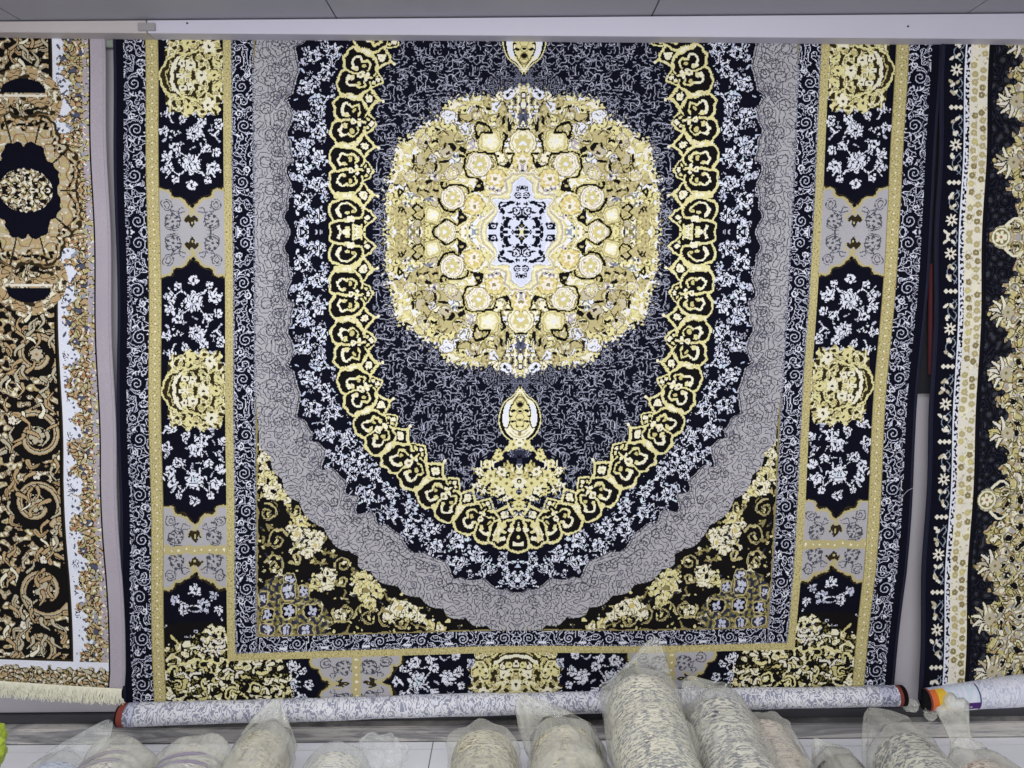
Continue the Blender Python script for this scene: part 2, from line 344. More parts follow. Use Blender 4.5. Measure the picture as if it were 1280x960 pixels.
def border(cv,F,R,VB):
    a=cv.a
    a[F]=IDX['navy']; cv.mask=F
    UC=410.0
    def sprig(u,v,r,k):
        cv.flower(u,v,r,k%3+5,R.uniform(0,6),'white','navy',None,.33)
        for j in range(6):
            aa=R.uniform(0,6.28); cv.leafy(u+math.cos(aa)*r*1.15,v+math.sin(aa)*r*1.15,aa+R.uniform(-.6,.6),R.uniform(4,7),R.choice(['white','white','pale']),R.uniform(1.2,2))
    def whites(v0,sg,T=None):
        # spray of white flowers: from the pointed end (v0) away from it, 100 long
        def q(u,d): return (UC+u, v0+sg*d) if T is None else T(u,d)
        def fl(u,d,r,n,c='white'): 
            x,y=q(u,d); cv.flower(x,y,r,n,R.uniform(0,6),c,'navy',None,.36)
        def lf(u,d,ang,Ln,w=1.6,c='white'):
            x,y=q(u,d); x2,y2=q(u+math.cos(ang)*Ln,d+math.sin(ang)*Ln); cv.line([(x,y),(x2,y2)],w*2,c)
        fl(0,-3,6.5,5); 
        fl(0,24,12,9); fl(1,24,5,6,'sky'); fl(-28,19,8,6); fl(27,20,6.5,5); fl(-32,38,6,5); fl(30,34,7.5,6); fl(-19,44,6,5); fl(20,46,6.5,5)
        fl(-4,62,9.5,8); fl(-12,76,7,6); fl(34,66,6.5,5); fl(-36,72,6,5); fl(-24,92,6.5,5,'pale'); fl(27,90,6.5,5); fl(10,80,5,5); fl(-20,4,5,5); fl(20,4,5,5)
        for k in range(58):
            u=R.uniform(-38,38); d=R.uniform(8,104)
            lf(u,d,1.57+R.gauss(0,.8),R.uniform(3,7.5),R.uniform(.8,1.4),R.choice(['white','white','pale']))
        for sx in (-1,1):
            x=[q(sx*8,16),q(sx*16,10),q(sx*22,16),q(sx*30,8)]; cv.curve(x,1.8,'white')
            x=[q(sx*36,52),q(sx*31,58),q(sx*35,64)]; cv.curve(x,1.8,'pale')
            x=[q(sx*6,34),q(sx*14,40),q(sx*12,50)]; cv.curve(x,1.8,'white')
    def goldflower(v0,T=None,half=False):
        q=(lambda u,d:(UC+u,v0+d)) if T is None else T
        Q=lambda pts:[q(*p) for p in pts]
        def fl(u,d,r,n,c='yel',m='brown'): x,y=q(u,d); cv.flower(x,y,r,n,R.uniform(0,6),c,m,None,.4)
        # dark bed with ragged rim, gold pieces on it (outward side = +u)
        Xw=cv.X[None,:]+0*cv.Y[:,None]; Yw=cv.Y[:,None]+0*cv.X[None,:]
        bed=Q([(30,-20),(32,-32),(27,-46),(14,-44),(8,-52),(-4,-47),(-14,-53),(-22,-46),(-34,-49),(-36,-36),(-41,-28),(-38,-14),(-41,0),(-38,14),(-41,28),(-36,36),(-34,49),(-22,46),(-14,53),(-4,47),(8,52),(14,44),(27,46),(32,32),(30,20)])
        B=inpoly(Xw,Yw,bed)&F
        m=bp(cv.h,cv.w,9.5,61,.3); m2=bp(cv.h,cv.w,6.5,62,.4); x0,y0=q(0,0)
        if T is None: m=.5*(m+np.roll(m[::-1],int(2*y0-cv.h),0)); m/=m[B].std()
        a[B]=IDX['brown']; a[B&(m>-.55)]=IDX['yel']; a[B&(m>.35)]=IDX['cream']; a[B&(m>1.15)]=IDX['ltgold']; a[B&lines(m-1.1,.5)]=IDX['golddk']
        a[B&(m>-.45)&(m<-.2)]=IDX['ltgold']
        for sd in (-1,1):
            fl(4,sd*40,7,6,'yel'); fl(-22,sd*36,7.5,6,'cream'); fl(1,sd*13,6.5,7,'cream'); fl(-31,sd*14,5,5,'yel')
            cv.curve(Q([(15,sd*29),(0,sd*28),(-10,sd*32)]),2.6,'yel'); cv.curve(Q([(15,sd*25.5),(4,sd*24),(-8,sd*27)]),1.8,'brown')
        fl(-13,0,7.5,6,'cream'); fl(-29,0,6.5,6,'yel')
        cv.blob(Q([(20,-27),(33,-18),(39,0),(33,18),(20,27),(6,20),(9,0),(6,-20)]),'brown')
        cv.curve(Q([(20,-26),(32,-18),(37,-8),(38,0),(37,8),(32,18),(20,26)]),2.8,'yel'); cv.curve(Q([(24,-18),(29,-9),(30.5,0),(29,9),(24,18)]),1.5,'ltgold')
        cv.curve(Q([(16,-22),(22,-12),(24,0),(22,12),(16,22)]),5,'cream')
        for k in range(-3,4): fl(13-abs(k),k*7.5,4.2,5,'yel' if k%2 else 'cream')
        x,y=q(43,0); cv.ring(x,y,5.5,1.8,'yel'); cv.disc(x,y,2,'cream')
    def cart(T):
        # half a grey cartouche: local (u across, d away from its middle line)
        Q=lambda pts:[T(*p) for p in pts]
        cv.poly(Q([(-42,-1),(42,-1),(42,56),(27,56),(26,46),(12,43),(8,38),(0,28),(-8,38),(-12,43),(-26,46),(-27,56),(-42,56)]),'grey')
        for sx in (-1,1):
            cv.curve(Q([(sx*42,56),(sx*31,55),(sx*27,51),(sx*25,45),(sx*17,43),(sx*11,41),(sx*6,35),(0,28)]),3.2,'gold'); cv.curve(Q([(sx*42,58.5),(sx*30,57.5),(sx*24.5,54),(sx*23,48.5),(sx*14,46),(sx*8,42),(sx*2,35)]),2.0,'brown')
            cv.curve(Q([(sx*2,28),(sx*8,22),(sx*9,14)]),1.6,'gold'); cv.curve(Q([(sx*8,26),(sx*16,24),(sx*14,32),(sx*9,30)]),1.1,'greyline')
            x,y=T(sx*24,14); cv.flower(x,y,9.5,7,.4,'greyline','grey',None,.2); cv.flower(x,y,6,5,.2,'grey','greyline',None,.3); cv.ring(x,y,9,1.1,'greyline')
            x,y=T(sx*31,36); cv.ring(x,y,6.5,1.1,'greyline'); cv.ring(x,y,3.2,1.1,'greyline'); cv.curve(Q([(sx*24,24),(sx*27,29),(sx*22,33)]),1.1,'greyline')
            cv.curve(Q([(sx*17,4),(sx*23,2),(sx*31,5),(sx*34,12),(sx*30,22)]),1.1,'greyline'); cv.curve(Q([(sx*16,20),(sx*19,26),(sx*27,27)]),1.1,'slate')
            cv.poly(Q([(0,20),(sx*3,24),(sx*9,15),(sx*7,13),(sx*3,17)]),'brown')
        cv.poly(Q([(-3,10),(0,5),(3,10),(4,17),(0,20),(-4,17)]),'brown'); x,y=T(0,13); cv.disc(x,y,1.4,'gold'); cv.ell(*T(0,24),2.4,2.4,0,'gold')
    # side run
    whites(62,1); whites(340-5,-1)
    goldflower(197)
    cart(lambda u,d:(UC+u,d*.97))
    cart(lambda u,d:(UC+u,398-d*.95)); cart(lambda u,d:(UC+u,404+d*.82))
    cv.poly([(368,396.5),(452,396.5),(452,407),(368,407)],'gold')
    for k in range(9): cv.disc(373+k*9.6,401.7,1.3,'cream')
    # end run along the bottom
    vc=573.0
    E=lambda u0,sg:(lambda u,d:(u0+sg*d, vc+u*.86))
    whites(0,1,E(150,-1)); 
    goldflower(0,lambda u,d:(d*1.18,568-u*1.05))
    for d0 in (0,): pass
    cart(E(203,-1)); cart(E(208,1)); whites(0,1,E(270,1))
    cv.poly([(200,530),(211,530),(211,612),(200,612)],'gold')
    for k in range(8): cv.disc(205.5,543+k*9.6,1.3,'cream')
    # corner: loose gold rococo on black, white scrap at its neck
    cn=[(370,490),(450,490),(450,612),(282,612),(296,539),(370,539)]
    cv.poly(cn,'black')
    for u,d,r,n,c in ((399,470,9,5,'pale'),(380,476,6,5,'white'),(425,474,7,5,'white'),(410,452,8,6,'white'),(436,462,6,5,'pale'),(386,458,6,5,'pale')): cv.flower(u,d,r,n,R.uniform(0,6),c,'navy',None,.33)
    cv.curve([(388,465),(410,470),(432,465)],2.2,'white'); cv.curve([(395,474),(410,477),(425,474)],1.6,'pale')
    Xw=cv.X[None,:]+0*cv.Y[:,None]; Yw=cv.Y[:,None]+0*cv.X[None,:]
    m=bp(cv.h,cv.w,12,63,.3); m2=bp(cv.h,cv.w,7,64,.4); lo=bp(cv.h,cv.w,40,65,.5)
    B=inpoly(Xw,Yw,[(370,500),(388,492),(412,505),(430,515),(450,520),(450,612),(290,612),(288,580),(300,539),(370,539)])&F
    t=m+.45*lo
    a[B&(t>.3)]=IDX['ltgold']; a[B&(t>.4)]=IDX['yel']; a[B&(t>.55)]=IDX['cream']; a[B&(t>1.0)&(m2>.5)]=IDX['ltgold']; a[B&(t>.4)&lines(m2,.4)&(m2*lo>0)]=IDX['gold']; a[B&(t<-.9)&lines(m2,.6)]=IDX['olive']
    for u,v,r,sg in ((436,552,11,1),(366,584,11,-1),(334,576,9,1),(420,594,10,-1),(398,566,9,1),(306,588,8,1)):
        cv.disc(u,v,r+1.5,'black'); cv.spiral(u,v,r,1.25,R.uniform(0,6),sg,3,'yel'); cv.disc(u,v,2.4,'cream')
    cv.curve([(384,541),(400,536),(425,540),(446,548)],3.2,'yel'); cv.curve([(440,505),(430,520),(441,532)],2.4,'ltgold')
    for k in range(62):
        u=R.uniform(296,449); v=R.uniform(512,611)
        if v<541 and u<372: continue
        aa=R.choice([.5,2.6,3.9,5.6])+R.uniform(-.5,.5); L_=R.uniform(9,20); bend=R.choice([-1,1])*L_*.35
        p=[(u,v),(u+math.cos(aa)*L_*.5-math.sin(aa)*bend,v+math.sin(aa)*L_*.5+math.cos(aa)*bend),(u+math.cos(aa)*L_,v+math.sin(aa)*L_)]
        w_=R.uniform(3,5.2); cv.curve(p,w_+2.6,'black',2.2); cv.curve(p,w_,R.choice(['cream','cream','yel','ivory','ltgold']),1.1)
    for k in range(26):
        u=R.uniform(372,449); v=R.uniform(488,530); cv.leafy(u,v,R.uniform(0,6.28),R.uniform(3,6),R.choice(['white','pale','cream']),R.uniform(.9,1.5))
    cv.mask=None

def spandrel(cv,F,R):
    a=cv.a; a[F]=IDX['black']; cv.mask=F
    Q=lambda pts: [P(300+x/3.2,520+y/3.2) for x,y in pts]
    q=lambda x,y: P(300+x/3.2,520+y/3.2)
    n=bp(cv.h,cv.w,8,71,.35); m=bp(cv.h,cv.w,16,72,.5)
    for pts in ([(80,300),(150,350),(110,440),(180,520),(120,600),(200,640)],[(300,860),(380,800),(420,700),(380,620),(440,570)],[(420,860),(470,770),(560,800),(620,780),(700,830),(800,850)],[(150,300),(220,400),(200,470),(290,560),(360,590)],[(330,540),(400,560),(470,630),(540,660),(600,730),(690,790)]):
        c_=smooth([q(*p) for p in pts]); cv.line(c_,2.2,'golddk',True); 
        for k in range(0,len(c_)-1,4):
            (x0,y0),(x1,y1)=c_[k],c_[k+1]; t0=math.atan2(y1-y0,x1-x0); cv.leafy(x0,y0,t0+.9,6,R.choice(['gold','olive','yel']),1.5); cv.leafy(x0,y0,t0-.9,6,R.choice(['gold','olive','cream']),1.5)
    # curling olive stems
    for (x,y,r,a0,sg,t) in ((110,380,13,2.0,1,1.5),(150,490,15,.5,-1,1.5),(140,590,14,2.8,1,1.5),(225,370,9,1,-1,1.2),(410,590,13,4,1,1.6),(410,650,9,1,-1,1.2),(415,775,15,3.4,-1,1.6),(510,790,17,2.5,1,1.6),(590,800,15,.5,-1,1.4),(640,810,13,2,1,1.4),(350,620,9,1,1,1.2),(220,560,9,2,-1,1.2)):
        u,v=q(x,y); cv.disc(u,v,r+2,'black'); cv.spiral(u,v,r,t,a0,sg,2.6,'gold'); cv.spiral(u,v,r-3,t*.8,a0,sg,1,'olive'); cv.leafy(u,v,a0,6,'yel',2.2)
    # gold flowers
    for (x,y,r) in ((100,110,8),(95,200,6),(110,250,12),(130,290,12),(90,165,5),(160,310,7),(240,420,9),(260,490,15),(230,470,9),(300,510,10),(270,540,8),(320,470,6),(340,650,13),(300,660,7),(350,620,7),(490,650,12),(500,690,14),(470,690,7),(520,740,8),(545,690,8),(600,780,9),(640,760,11),(680,770,9),(720,800,7),(760,830,6),(800,840,5),(400,780,7),(150,690,8),(160,640,7),(95,150,4),(190,330,4),(200,440,5)):
        u,v=q(x,y); cv.flower(u,v,r,R.choice([5,6]),R.uniform(0,6),R.choice(['cream','yel','cream']),R.choice(['golddk','amber','black']),'black',.45)
        for j in range(3):
            aa=R.uniform(0,6.28); cv.leafy(u+math.cos(aa)*r,v+math.sin(aa)*r,aa+.5,R.uniform(3,6),R.choice(['yel','cream','ltgold']),1.7)
    for k in range(230):
        x=R.uniform(70,900); y=R.uniform(60,880); u,v=q(x,y)
        cv.leafy(u,v,R.uniform(0,6.28),R.uniform(4,7),R.choice(['yel','cream','olive','ltgold','golddk','olive']),R.uniform(1.3,2.2))
    # corner trellis of little framed flowers
    C=[q(70,690),q(110,640),q(190,620),q(260,700),q(330,740),q(370,800),q(330,870),q(60,880)]
    cv.poly(C,'olive'); a[(a==IDX['olive'])&(cv.mask)&(n>.1)]=IDX['slate2']; a[(a==IDX['olive'])&cv.mask&lines(m,.6)]=IDX['gold']
    for (x,y,w,h) in ((95,715,17,26),(195,690,26,34),(110,775,24,22),(195,765,28,26),(110,832,27,20),(185,832,24,20),(262,838,28,22),(290,765,36,24),(255,690,20,20),(200,640,20,20)):
        u,v=q(x,y); W_,H_=w/3.2,h/3.2; bx=lambda e:[(u-W_-e,v-H_*.6-e),(u-W_*.6,v-H_-e),(u+W_*.6,v-H_-e),(u+W_+e,v-H_*.6-e),(u+W_+e,v+H_*.6+e),(u+W_*.6,v+H_+e),(u-W_*.6,v+H_+e),(u-W_-e,v+H_*.6+e)]; cv.poly(bx(1.4),'gold',True); cv.poly(bx(0),R.choice(['slate2','navy','slate2']),True); cv.flower(u,v,min(w,h)/3.6,R.choice([4,5]),R.uniform(0,1),'pale','navy',None,.3)
    for k in range(40):
        x=R.uniform(70,380); y=R.uniform(610,870); u,v=q(x,y); cv.leafy(u,v,R.uniform(0,6.28),3.4,R.choice(['yel','cream','olive','slate']),1.1)
    e=F&((cv.X[None,:]>329.5)|(cv.Y[:,None]>507.6)); a[e]=IDX['golddk']
    cv.mask=None

def medallion(cv,X,Y,R):
    a=cv.a
    z=lambda x,y:(x/4.8-12.,y/4.8-10.)
    ob=[(870,30),(866,120),(866,220),(858,330),(846,380),(824,430),(818,500),(806,560),(768,602),(700,640),(655,682),(604,706),(548,742),(524,800),(444,842),(370,852),(300,862),(240,850),(205,880),(150,886),(110,905),(57,925)]
    pts=[z(*p) for p in ob]; pts=smooth(pts)
    rag=bp(cv.h,cv.w,6,81,.4)
    sc=1+.016*rag*(1+.5*np.sin(np.arctan2(Y,X)*90))
    M=inpoly(X*sc,Y*sc,[(pts[0][0],-9)]+pts+[(-9,pts[-1][1]),(-9,-9)])
    cv.mask=M; cv.medmask=M
    n=bp(cv.h,cv.w,10.5,82,.33); n2=bp(cv.h,cv.w,6.2,83,.33); big=bp(cv.h,cv.w,24,84,.4)
    a[M]=IDX['cream']
    a[M&(n>.3)]=IDX['yel']; a[M&lines(n2,.5)&(n>-.5)]=IDX['ltgold']; a[M&lines(n,.5)]=IDX['gold']; a[M&(n<-1.1)]=IDX['white']; a[M&(big>1.2)&(n<.2)]=IDX['yel']; a[M&(big<-1.1)&(n<.3)]=IDX['ivory']; a[M&(n>1.5)]=IDX['gold']; a[M&(n>2.)]=IDX['olive']
    a[M&(n2>1.8)]=IDX['golddk']; a[M&(n2<-1.9)]=IDX['white']
    for k in range(150):
        aa=R.uniform(0,1.57); q_=R.uniform(.55,.99)
        u,v=math.cos(aa)*166*q_,math.sin(aa)*176*q_; r_=R.uniform(4.5,8)
        cv.disc(u,v,r_*1.12,R.choice(['golddk','gold','beige'])); cv.flower(u,v,r_,R.choice([5,6,7]),aa,R.choice(['cream','yel','white','yel','gold','beige']),R.choice(['golddk','olive','brown','black']),None,.42); cv.ring(u,v,r_*1.1,.9,R.choice(['golddk','olive','brown','gold']))
    # greenish gold ground patches
    for (x,y,aa,b,r) in ((640,310,100,48,.1),(470,590,92,58,.5),(172,720,50,85,0),(775,165,62,52,0),(665,165,62,62,0),(375,722,52,34,-.2),(620,505,52,45,.3),(540,440,52,55,.3),(700,330,50,38,0),(520,620,50,40,0),(300,655,60,48,-.4),(700,60,60,34,0)):
        u,v=z(x,y); cv.ell(u,v,aa/4.8,b/4.8,r,'gold')
    g=M&(a==IDX['gold']); a[g&(n2>1.1)]=IDX['golddk']; a[g&(n2<-1.6)]=IDX['yel']
    # pale and amber petals
    for (x,y,r,c) in ((470,255,72,'ivory'),(310,455,76,'ivory'),(515,55,62,'ivory'),(250,590,70,'yel'),(60,580,80,'cream'),(340,205,62,'amber'),(215,365,62,'amber'),(480,400,40,'ivory'),(400,670,36,'white'),(500,738,40,'white'),(720,385,42,'ivory'),(640,600,36,'ivory'),(590,490,26,'white'),(330,740,30,'ivory'),(60,470,60,'amber'),(590,150,55,'yel')):
        u,v=z(x,y); cv.disc(u,v,r/4.8,c)
        T_=r/4.8
        cv.ring(u,v,T_,1.4,'golddk')
        if c in('ivory','yel','cream'):
            cv.ring(u,v,T_*.78,1.3,'beige' if c=='ivory' else 'gold'); cv.flower(u,v,T_*.6,7,.3,'ltgold' if c!='yel' else 'cream','white',None,.3); cv.ring(u,v,T_*.6,.9,'mauve' if c=='ivory' else 'ivory')
        elif c=='amber':
            cv.flower(u,v,T_*.95,9,.2,'yel','amber',None,.3); cv.flower(u,v,T_*.6,7,.5,'ivory','amber','amber',.3); cv.disc(u,v,T_*.18,'golddk')
        else: cv.ring(u,v,T_*.55,1.1,'lav')
    # bluish and mauve accents
    for (x,y,w,h,c) in ((350,60,24,34,'bluegrey'),(672,52,22,26,'slate'),(720,50,20,40,'lav'),(610,245,46,12,'lav'),(230,310,50,16,'mauve'),(720,270,28,26,'bluegrey'),(590,385,36,30,'mauve'),(355,565,30,26,'mauve'),(40,430,50,26,'mauve'),(730,210,40,14,'lav'),(300,140,40,16,'mauve'),(55,720,42,60,'slate'),(450,490,26,26,'bluegrey')):
        u,v=z(x,y); cv.ell(u,v,w/4.8,h/4.8,.2,c)
    for k in range(9):
        aa=.087+k*.174; u,v=math.cos(aa)*134,math.sin(aa)*143; cv.ring(u,v,9.5,1.2,'olive'); cv.ring(u,v,6.5,1.0,'mauve')
        aa+=.087; u,v=math.cos(aa)*152,math.sin(aa)*162; cv.curve([(u-6,v-4),(u,v+3),(u+5,v-3)],1.5,'brown')
    sl=M&np.isin(a,[IDX['slate'],IDX['lav'],IDX['mauve'],IDX['bluegrey']]); a[sl&(n2>.2)]=IDX['cream']; a[sl&(n2<-1.2)]=IDX['slate2']
    # black drawing
    Z=lambda pts:[z(*p) for p in pts]
    def bl(pts,w=2.2): cv.curve(Z(pts),w+1.8,'ltgold'); cv.curve(Z(pts),w*1.18,'black')
    bl([(440,48),(488,12),(556,10),(592,50),(560,95),(500,115),(440,90)],2.4)
    bl([(440,90),(395,125),(405,160),(430,188),(468,170),(512,182),(540,212),(552,248)],2.6); cv.poly(Z([(388,128),(436,92),(436,180),(420,170)]),'black'); cv.disc(*z(416,132),2.0,'gold')
    bl([(385,285),(345,292),(296,308),(310,362),(368,374),(394,402),(402,468),(393,500),(428,502)],2.4); cv.poly(Z([(292,304),(350,288),(330,330),(318,366)]),'black'); cv.disc(*z(318,322),1.6,'gold')
    bl([(378,280),(392,318),(440,331),(500,326),(530,314),(542,345)],2.4)
    bl([(215,452),(140,440),(114,512),(152,514)],2.2); bl([(212,445),(214,490),(252,520),(372,522),(388,500)],2.2); cv.poly(Z([(126,440),(170,440),(150,470),(140,478)]),'black'); bl([(172,524),(176,572),(150,622),(178,642)],2.4)
    bl([(252,648),(262,684),(320,697),(346,662),(332,608),(300,636),(250,646)],2.6)
    bl([(646,156),(660,122),(692,124),(702,150),(688,170),(704,190),(676,212),(644,192)],2.2)
    bl([(-10,664),(28,650),(57,658),(90,664)],2.2); bl([(770,290),(786,262),(800,290),(784,306),(766,296)],2.2)
    for (x,y,w,h,r) in ((572,300,20,8,.3),(626,298,20,9,.4),(612,346,26,10,0),(678,302,8,16,0),(574,440,9,34,.1),(520,470,30,9,-.2),(416,540,28,17,0),(474,556,14,28,-.5),(432,590,26,9,.2),(516,570,8,20,.3),(136,690,12,38,0),(176,712,8,26,0),(706,490,10,28,.1),(580,590,20,9,.5),(566,670,20,9,.6),(630,580,12,8,0),(690,420,10,14,0),(620,480,10,14,0),(430,730,8,18,0),(262,784,14,8,.4),(730,600,24,7,.1),(800,330,18,6,0),(770,180,9,12,0),(370,712,22,7,-.4),(505,800,8,8,0),(330,800,14,7,.5),(140,775,8,14,0),(206,740,8,18,.3),(600,260,14,5,0)):
        u,v=z(x,y); cv.ell(u,v,w/4.5,h/4.5,r,'black')
    for k in range(60):
        aa=R.uniform(0,1.57); rr=R.uniform(.8,1.0); u,v=math.cos(aa)*166*rr,math.sin(aa)*176*rr
        cv.ell(u,v,R.uniform(1,2.2),R.uniform(.8,1.2),R.uniform(0,3),R.choice(['black','olive','golddk','brown','golddk']))
    # fluted stripes at the top and bottom
    for k in range(5): cv.line([(3+k*4.2,134),(3+k*4,172-k*3)],1.2,['slate','cream','slate2','cream','slate'][k])
    # centre cross
    def off(p,d): return [(x+(d if x>0 else 0),y+(d if y>0 else 0)) for x,y in p]
    st=[(44,0),(40,7),(30,17),(28,21),(33,39),(19,40),(12,43),(11.5,58),(8,64),(0,67)]
    for d,c in ((9,'cream'),(8,'mauve'),(6.6,'ltgold'),(5.2,'cream'),(4,'yel'),(2.6,'grey'),(1.6,'white'),(0,'crossbg')):
        pp=off(st,d); cv.poly([(pp[0][0],-9)]+pp+[(-9,pp[-1][1]),(-9,-9)],c)
    cv.mask=None
    k=1/7.7
    def N(pts,w=2.,c='navy'): cv.curve([(x*k,y*k) for x,y in pts],w,c)
    def D(x,y,r,c='navy'): cv.disc(x*k,y*k,r*k,c)
    def E(x,y,aa,b,r=0,c='navy'): cv.ell(x*k,y*k,aa*k*1.15,b*k*1.15,r,c)
    D(0,0,20,'yel'); E(30,30,18,6,.78,'yel'); D(85,0,20); D(88,0,7,'pale'); E(45,-2,18,12); E(0,60,24,24); D(0,52,11,'olive'); E(0,95,14,18); E(40,40,10,18,-.5)
    cv.ring(56*k,205*k,38*k,1.7,'navy'); D(56,205,16); D(56,205,6,'pale'); E(0,205,9,40); E(0,155,22,24); E(40,148,16,14,.5); E(105,195,28,13,-.3); E(30,120,12,8); E(70,140,10,8)
    E(140,95,14,30,.2); E(128,112,36,9); E(165,88,10,18,.4); E(130,50,20,9); E(160,62,16,14); E(185,30,12,22); E(160,8,14,14); E(190,70,10,8); E(140,130,16,10,.3); E(170,135,12,14)
    cv.ring(270*k,58*k,30*k,1.9,'navy'); D(270,58,12); E(300,40,18,14,.4); E(240,80,20,10,.6); E(286,88,22,8,-.4); E(308,70,8,14)
    N([(80,285),(110,272),(150,285),(200,282),(226,250),(216,228)],2.6); E(150,255,36,12,-.3); E(185,205,22,22); E(176,190,12,18); E(120,290,30,9); E(205,240,14,8)
    for x in (0,22,42): E(x,278,8,11)
    N([(14,330),(34,318),(60,330),(64,345)],2.2); E(24,352,12,8); E(52,368,14,12); E(22,384,16,8,.4); E(40,342,6,6)
    for x in (0,22,44): E(x,425,8,15)
    E(30,405,12,6)

def finial(cv,R):
    q=lambda x,y: P(570+x/4.175,470+y/4.175); Q=lambda pts:[q(*p) for p in pts]
    a=cv.a
    # egg
    cv.poly([(-1,q(330,50)[1])]+smooth(Q([(330,50),(300,95),(258,130),(232,190),(228,250),(250,300),(290,335),(330,345)]))+[(-1,q(330,345)[1])],'black')
    cv.poly([(-1,q(330,66)[1])]+smooth(Q([(330,66),(300,112),(262,140),(246,190),(244,240),(262,292),(296,325),(330,332)]))+[(-1,q(330,332)[1])],'cream')
    cv.curve(Q([(330,60),(298,104),(256,134),(230,190),(226,250),(250,306),(292,340),(330,348)]),1.4,'yel')
    cv.poly([(-1,q(330,84)[1])]+smooth(Q([(330,84),(300,122),(284,160),(290,200),(276,250),(300,280),(330,282)]))+[(-1,q(330,282)[1])],'yel')
    cv.blob(Q([(272,140),(250,180),(244,230),(258,268),(272,240),(268,200),(284,160)]),'white'); cv.curve(Q([(290,150),(278,190),(282,230),(268,270),(240,262)]),1.6,'black')
    for x,y,w,h in ((328,150,2.6,3.4),(298,182,3.4,1.8),(330,186,1.6,1.6),(300,236,3.6,1.4),(318,262,1.4,1.8),(290,210,1.4,1.2),(330,230,1.8,1.3)): cv.ell(*q(x,y),w,h,.2,'black')
    cv.curve(Q([(330,110),(312,128),(318,142)]),1.4,'golddk'); cv.curve(Q([(330,310),(308,300),(296,286)]),1.2,'gold'); cv.ell(*q(330,300),1.4,3,0,'golddk')
    for yy in (118,150,182,214,246): cv.ring(*q(330,yy),3.2 if yy<200 else 4.2,1,'golddk')
    cv.curve(Q([(330,96),(306,126),(296,150)]),1.2,'brown'); cv.curve(Q([(330,290),(300,276),(286,256)]),1.2,'brown'); cv.curve(Q([(330,322),(300,314),(280,296)]),1.3,'gold')
    # neck and spray
    cv.flower(*q(300,358),6.5,6,.3,'yel','olive'); cv.flower(*q(330,350),5,5,0,'cream','olive'); cv.flower(*q(270,380),3.4,4,.3,'yel')
    cv.poly([(-1,q(330,385)[1])]+Q([(330,385),(300,392),(306,440),(330,460)])+[(-1,q(330,460)[1])],'slate2')
    cv.curve(Q([(330,490),(300,450),(280,430),(270,440)]),2.2,'cream')
    # dark bed behind the spray
    rr=R
    cv.blob(Q([(330,430),(280,420),(240,370),(200,390),(150,430),(110,430),(100,500),(110,570),(150,610),(220,640),(270,660),(320,700),(345,700),(345,430)]),'navy')
    for (x,y,r,c) in ((220,420,6.5,'yel'),(165,460,6,'yel'),(120,495,5,'cream'),(180,520,8,'yel'),(240,500,7,'cream'),(210,560,8,'yel'),(150,550,6,'yel'),(265,560,8,'yel'),(330,550,9,'cream'),(290,610,7,'yel'),(230,600,6,'cream'),(120,565,4,'cream'),(145,600,3.4,'cream'),(330,640,6,'yel'),(320,680,6,'yel'),(280,480,6,'ltgold'),(300,520,5,'ltgold'),(190,610,4,'yel'),(260,640,4,'cream')):
        u,v=q(x,y); cv.flower(u,v,r,rr.choice([5,6]),rr.uniform(0,6),c,'olive',None,.36)
        for j in range(4):
            aa=rr.uniform(0,6.28); cv.leafy(u+math.cos(aa)*r,v+math.sin(aa)*r,aa,rr.uniform(3,6),rr.choice(['yel','ltgold','cream','olive']),1.2)
    for x in (130,150,175,190): cv.leafy(*q(x,440),1.7,9,'cream',1.3)
    cv.disc(*q(330,550),3.2,'black'); cv.disc(*q(330,552),1.6,'yel'); cv.poly(Q([(315,500),(330,512),(345,500),(330,490)]),'black')
    cv.curve(Q([(270,700),(262,720),(290,735),(320,712)]),1.3,'lav'); cv.curve(Q([(190,655),(180,690),(196,690)]),1.3,'lav'); cv.curve(Q([(60,600),(90,615),(120,625),(150,640)]),1.3,'lav')

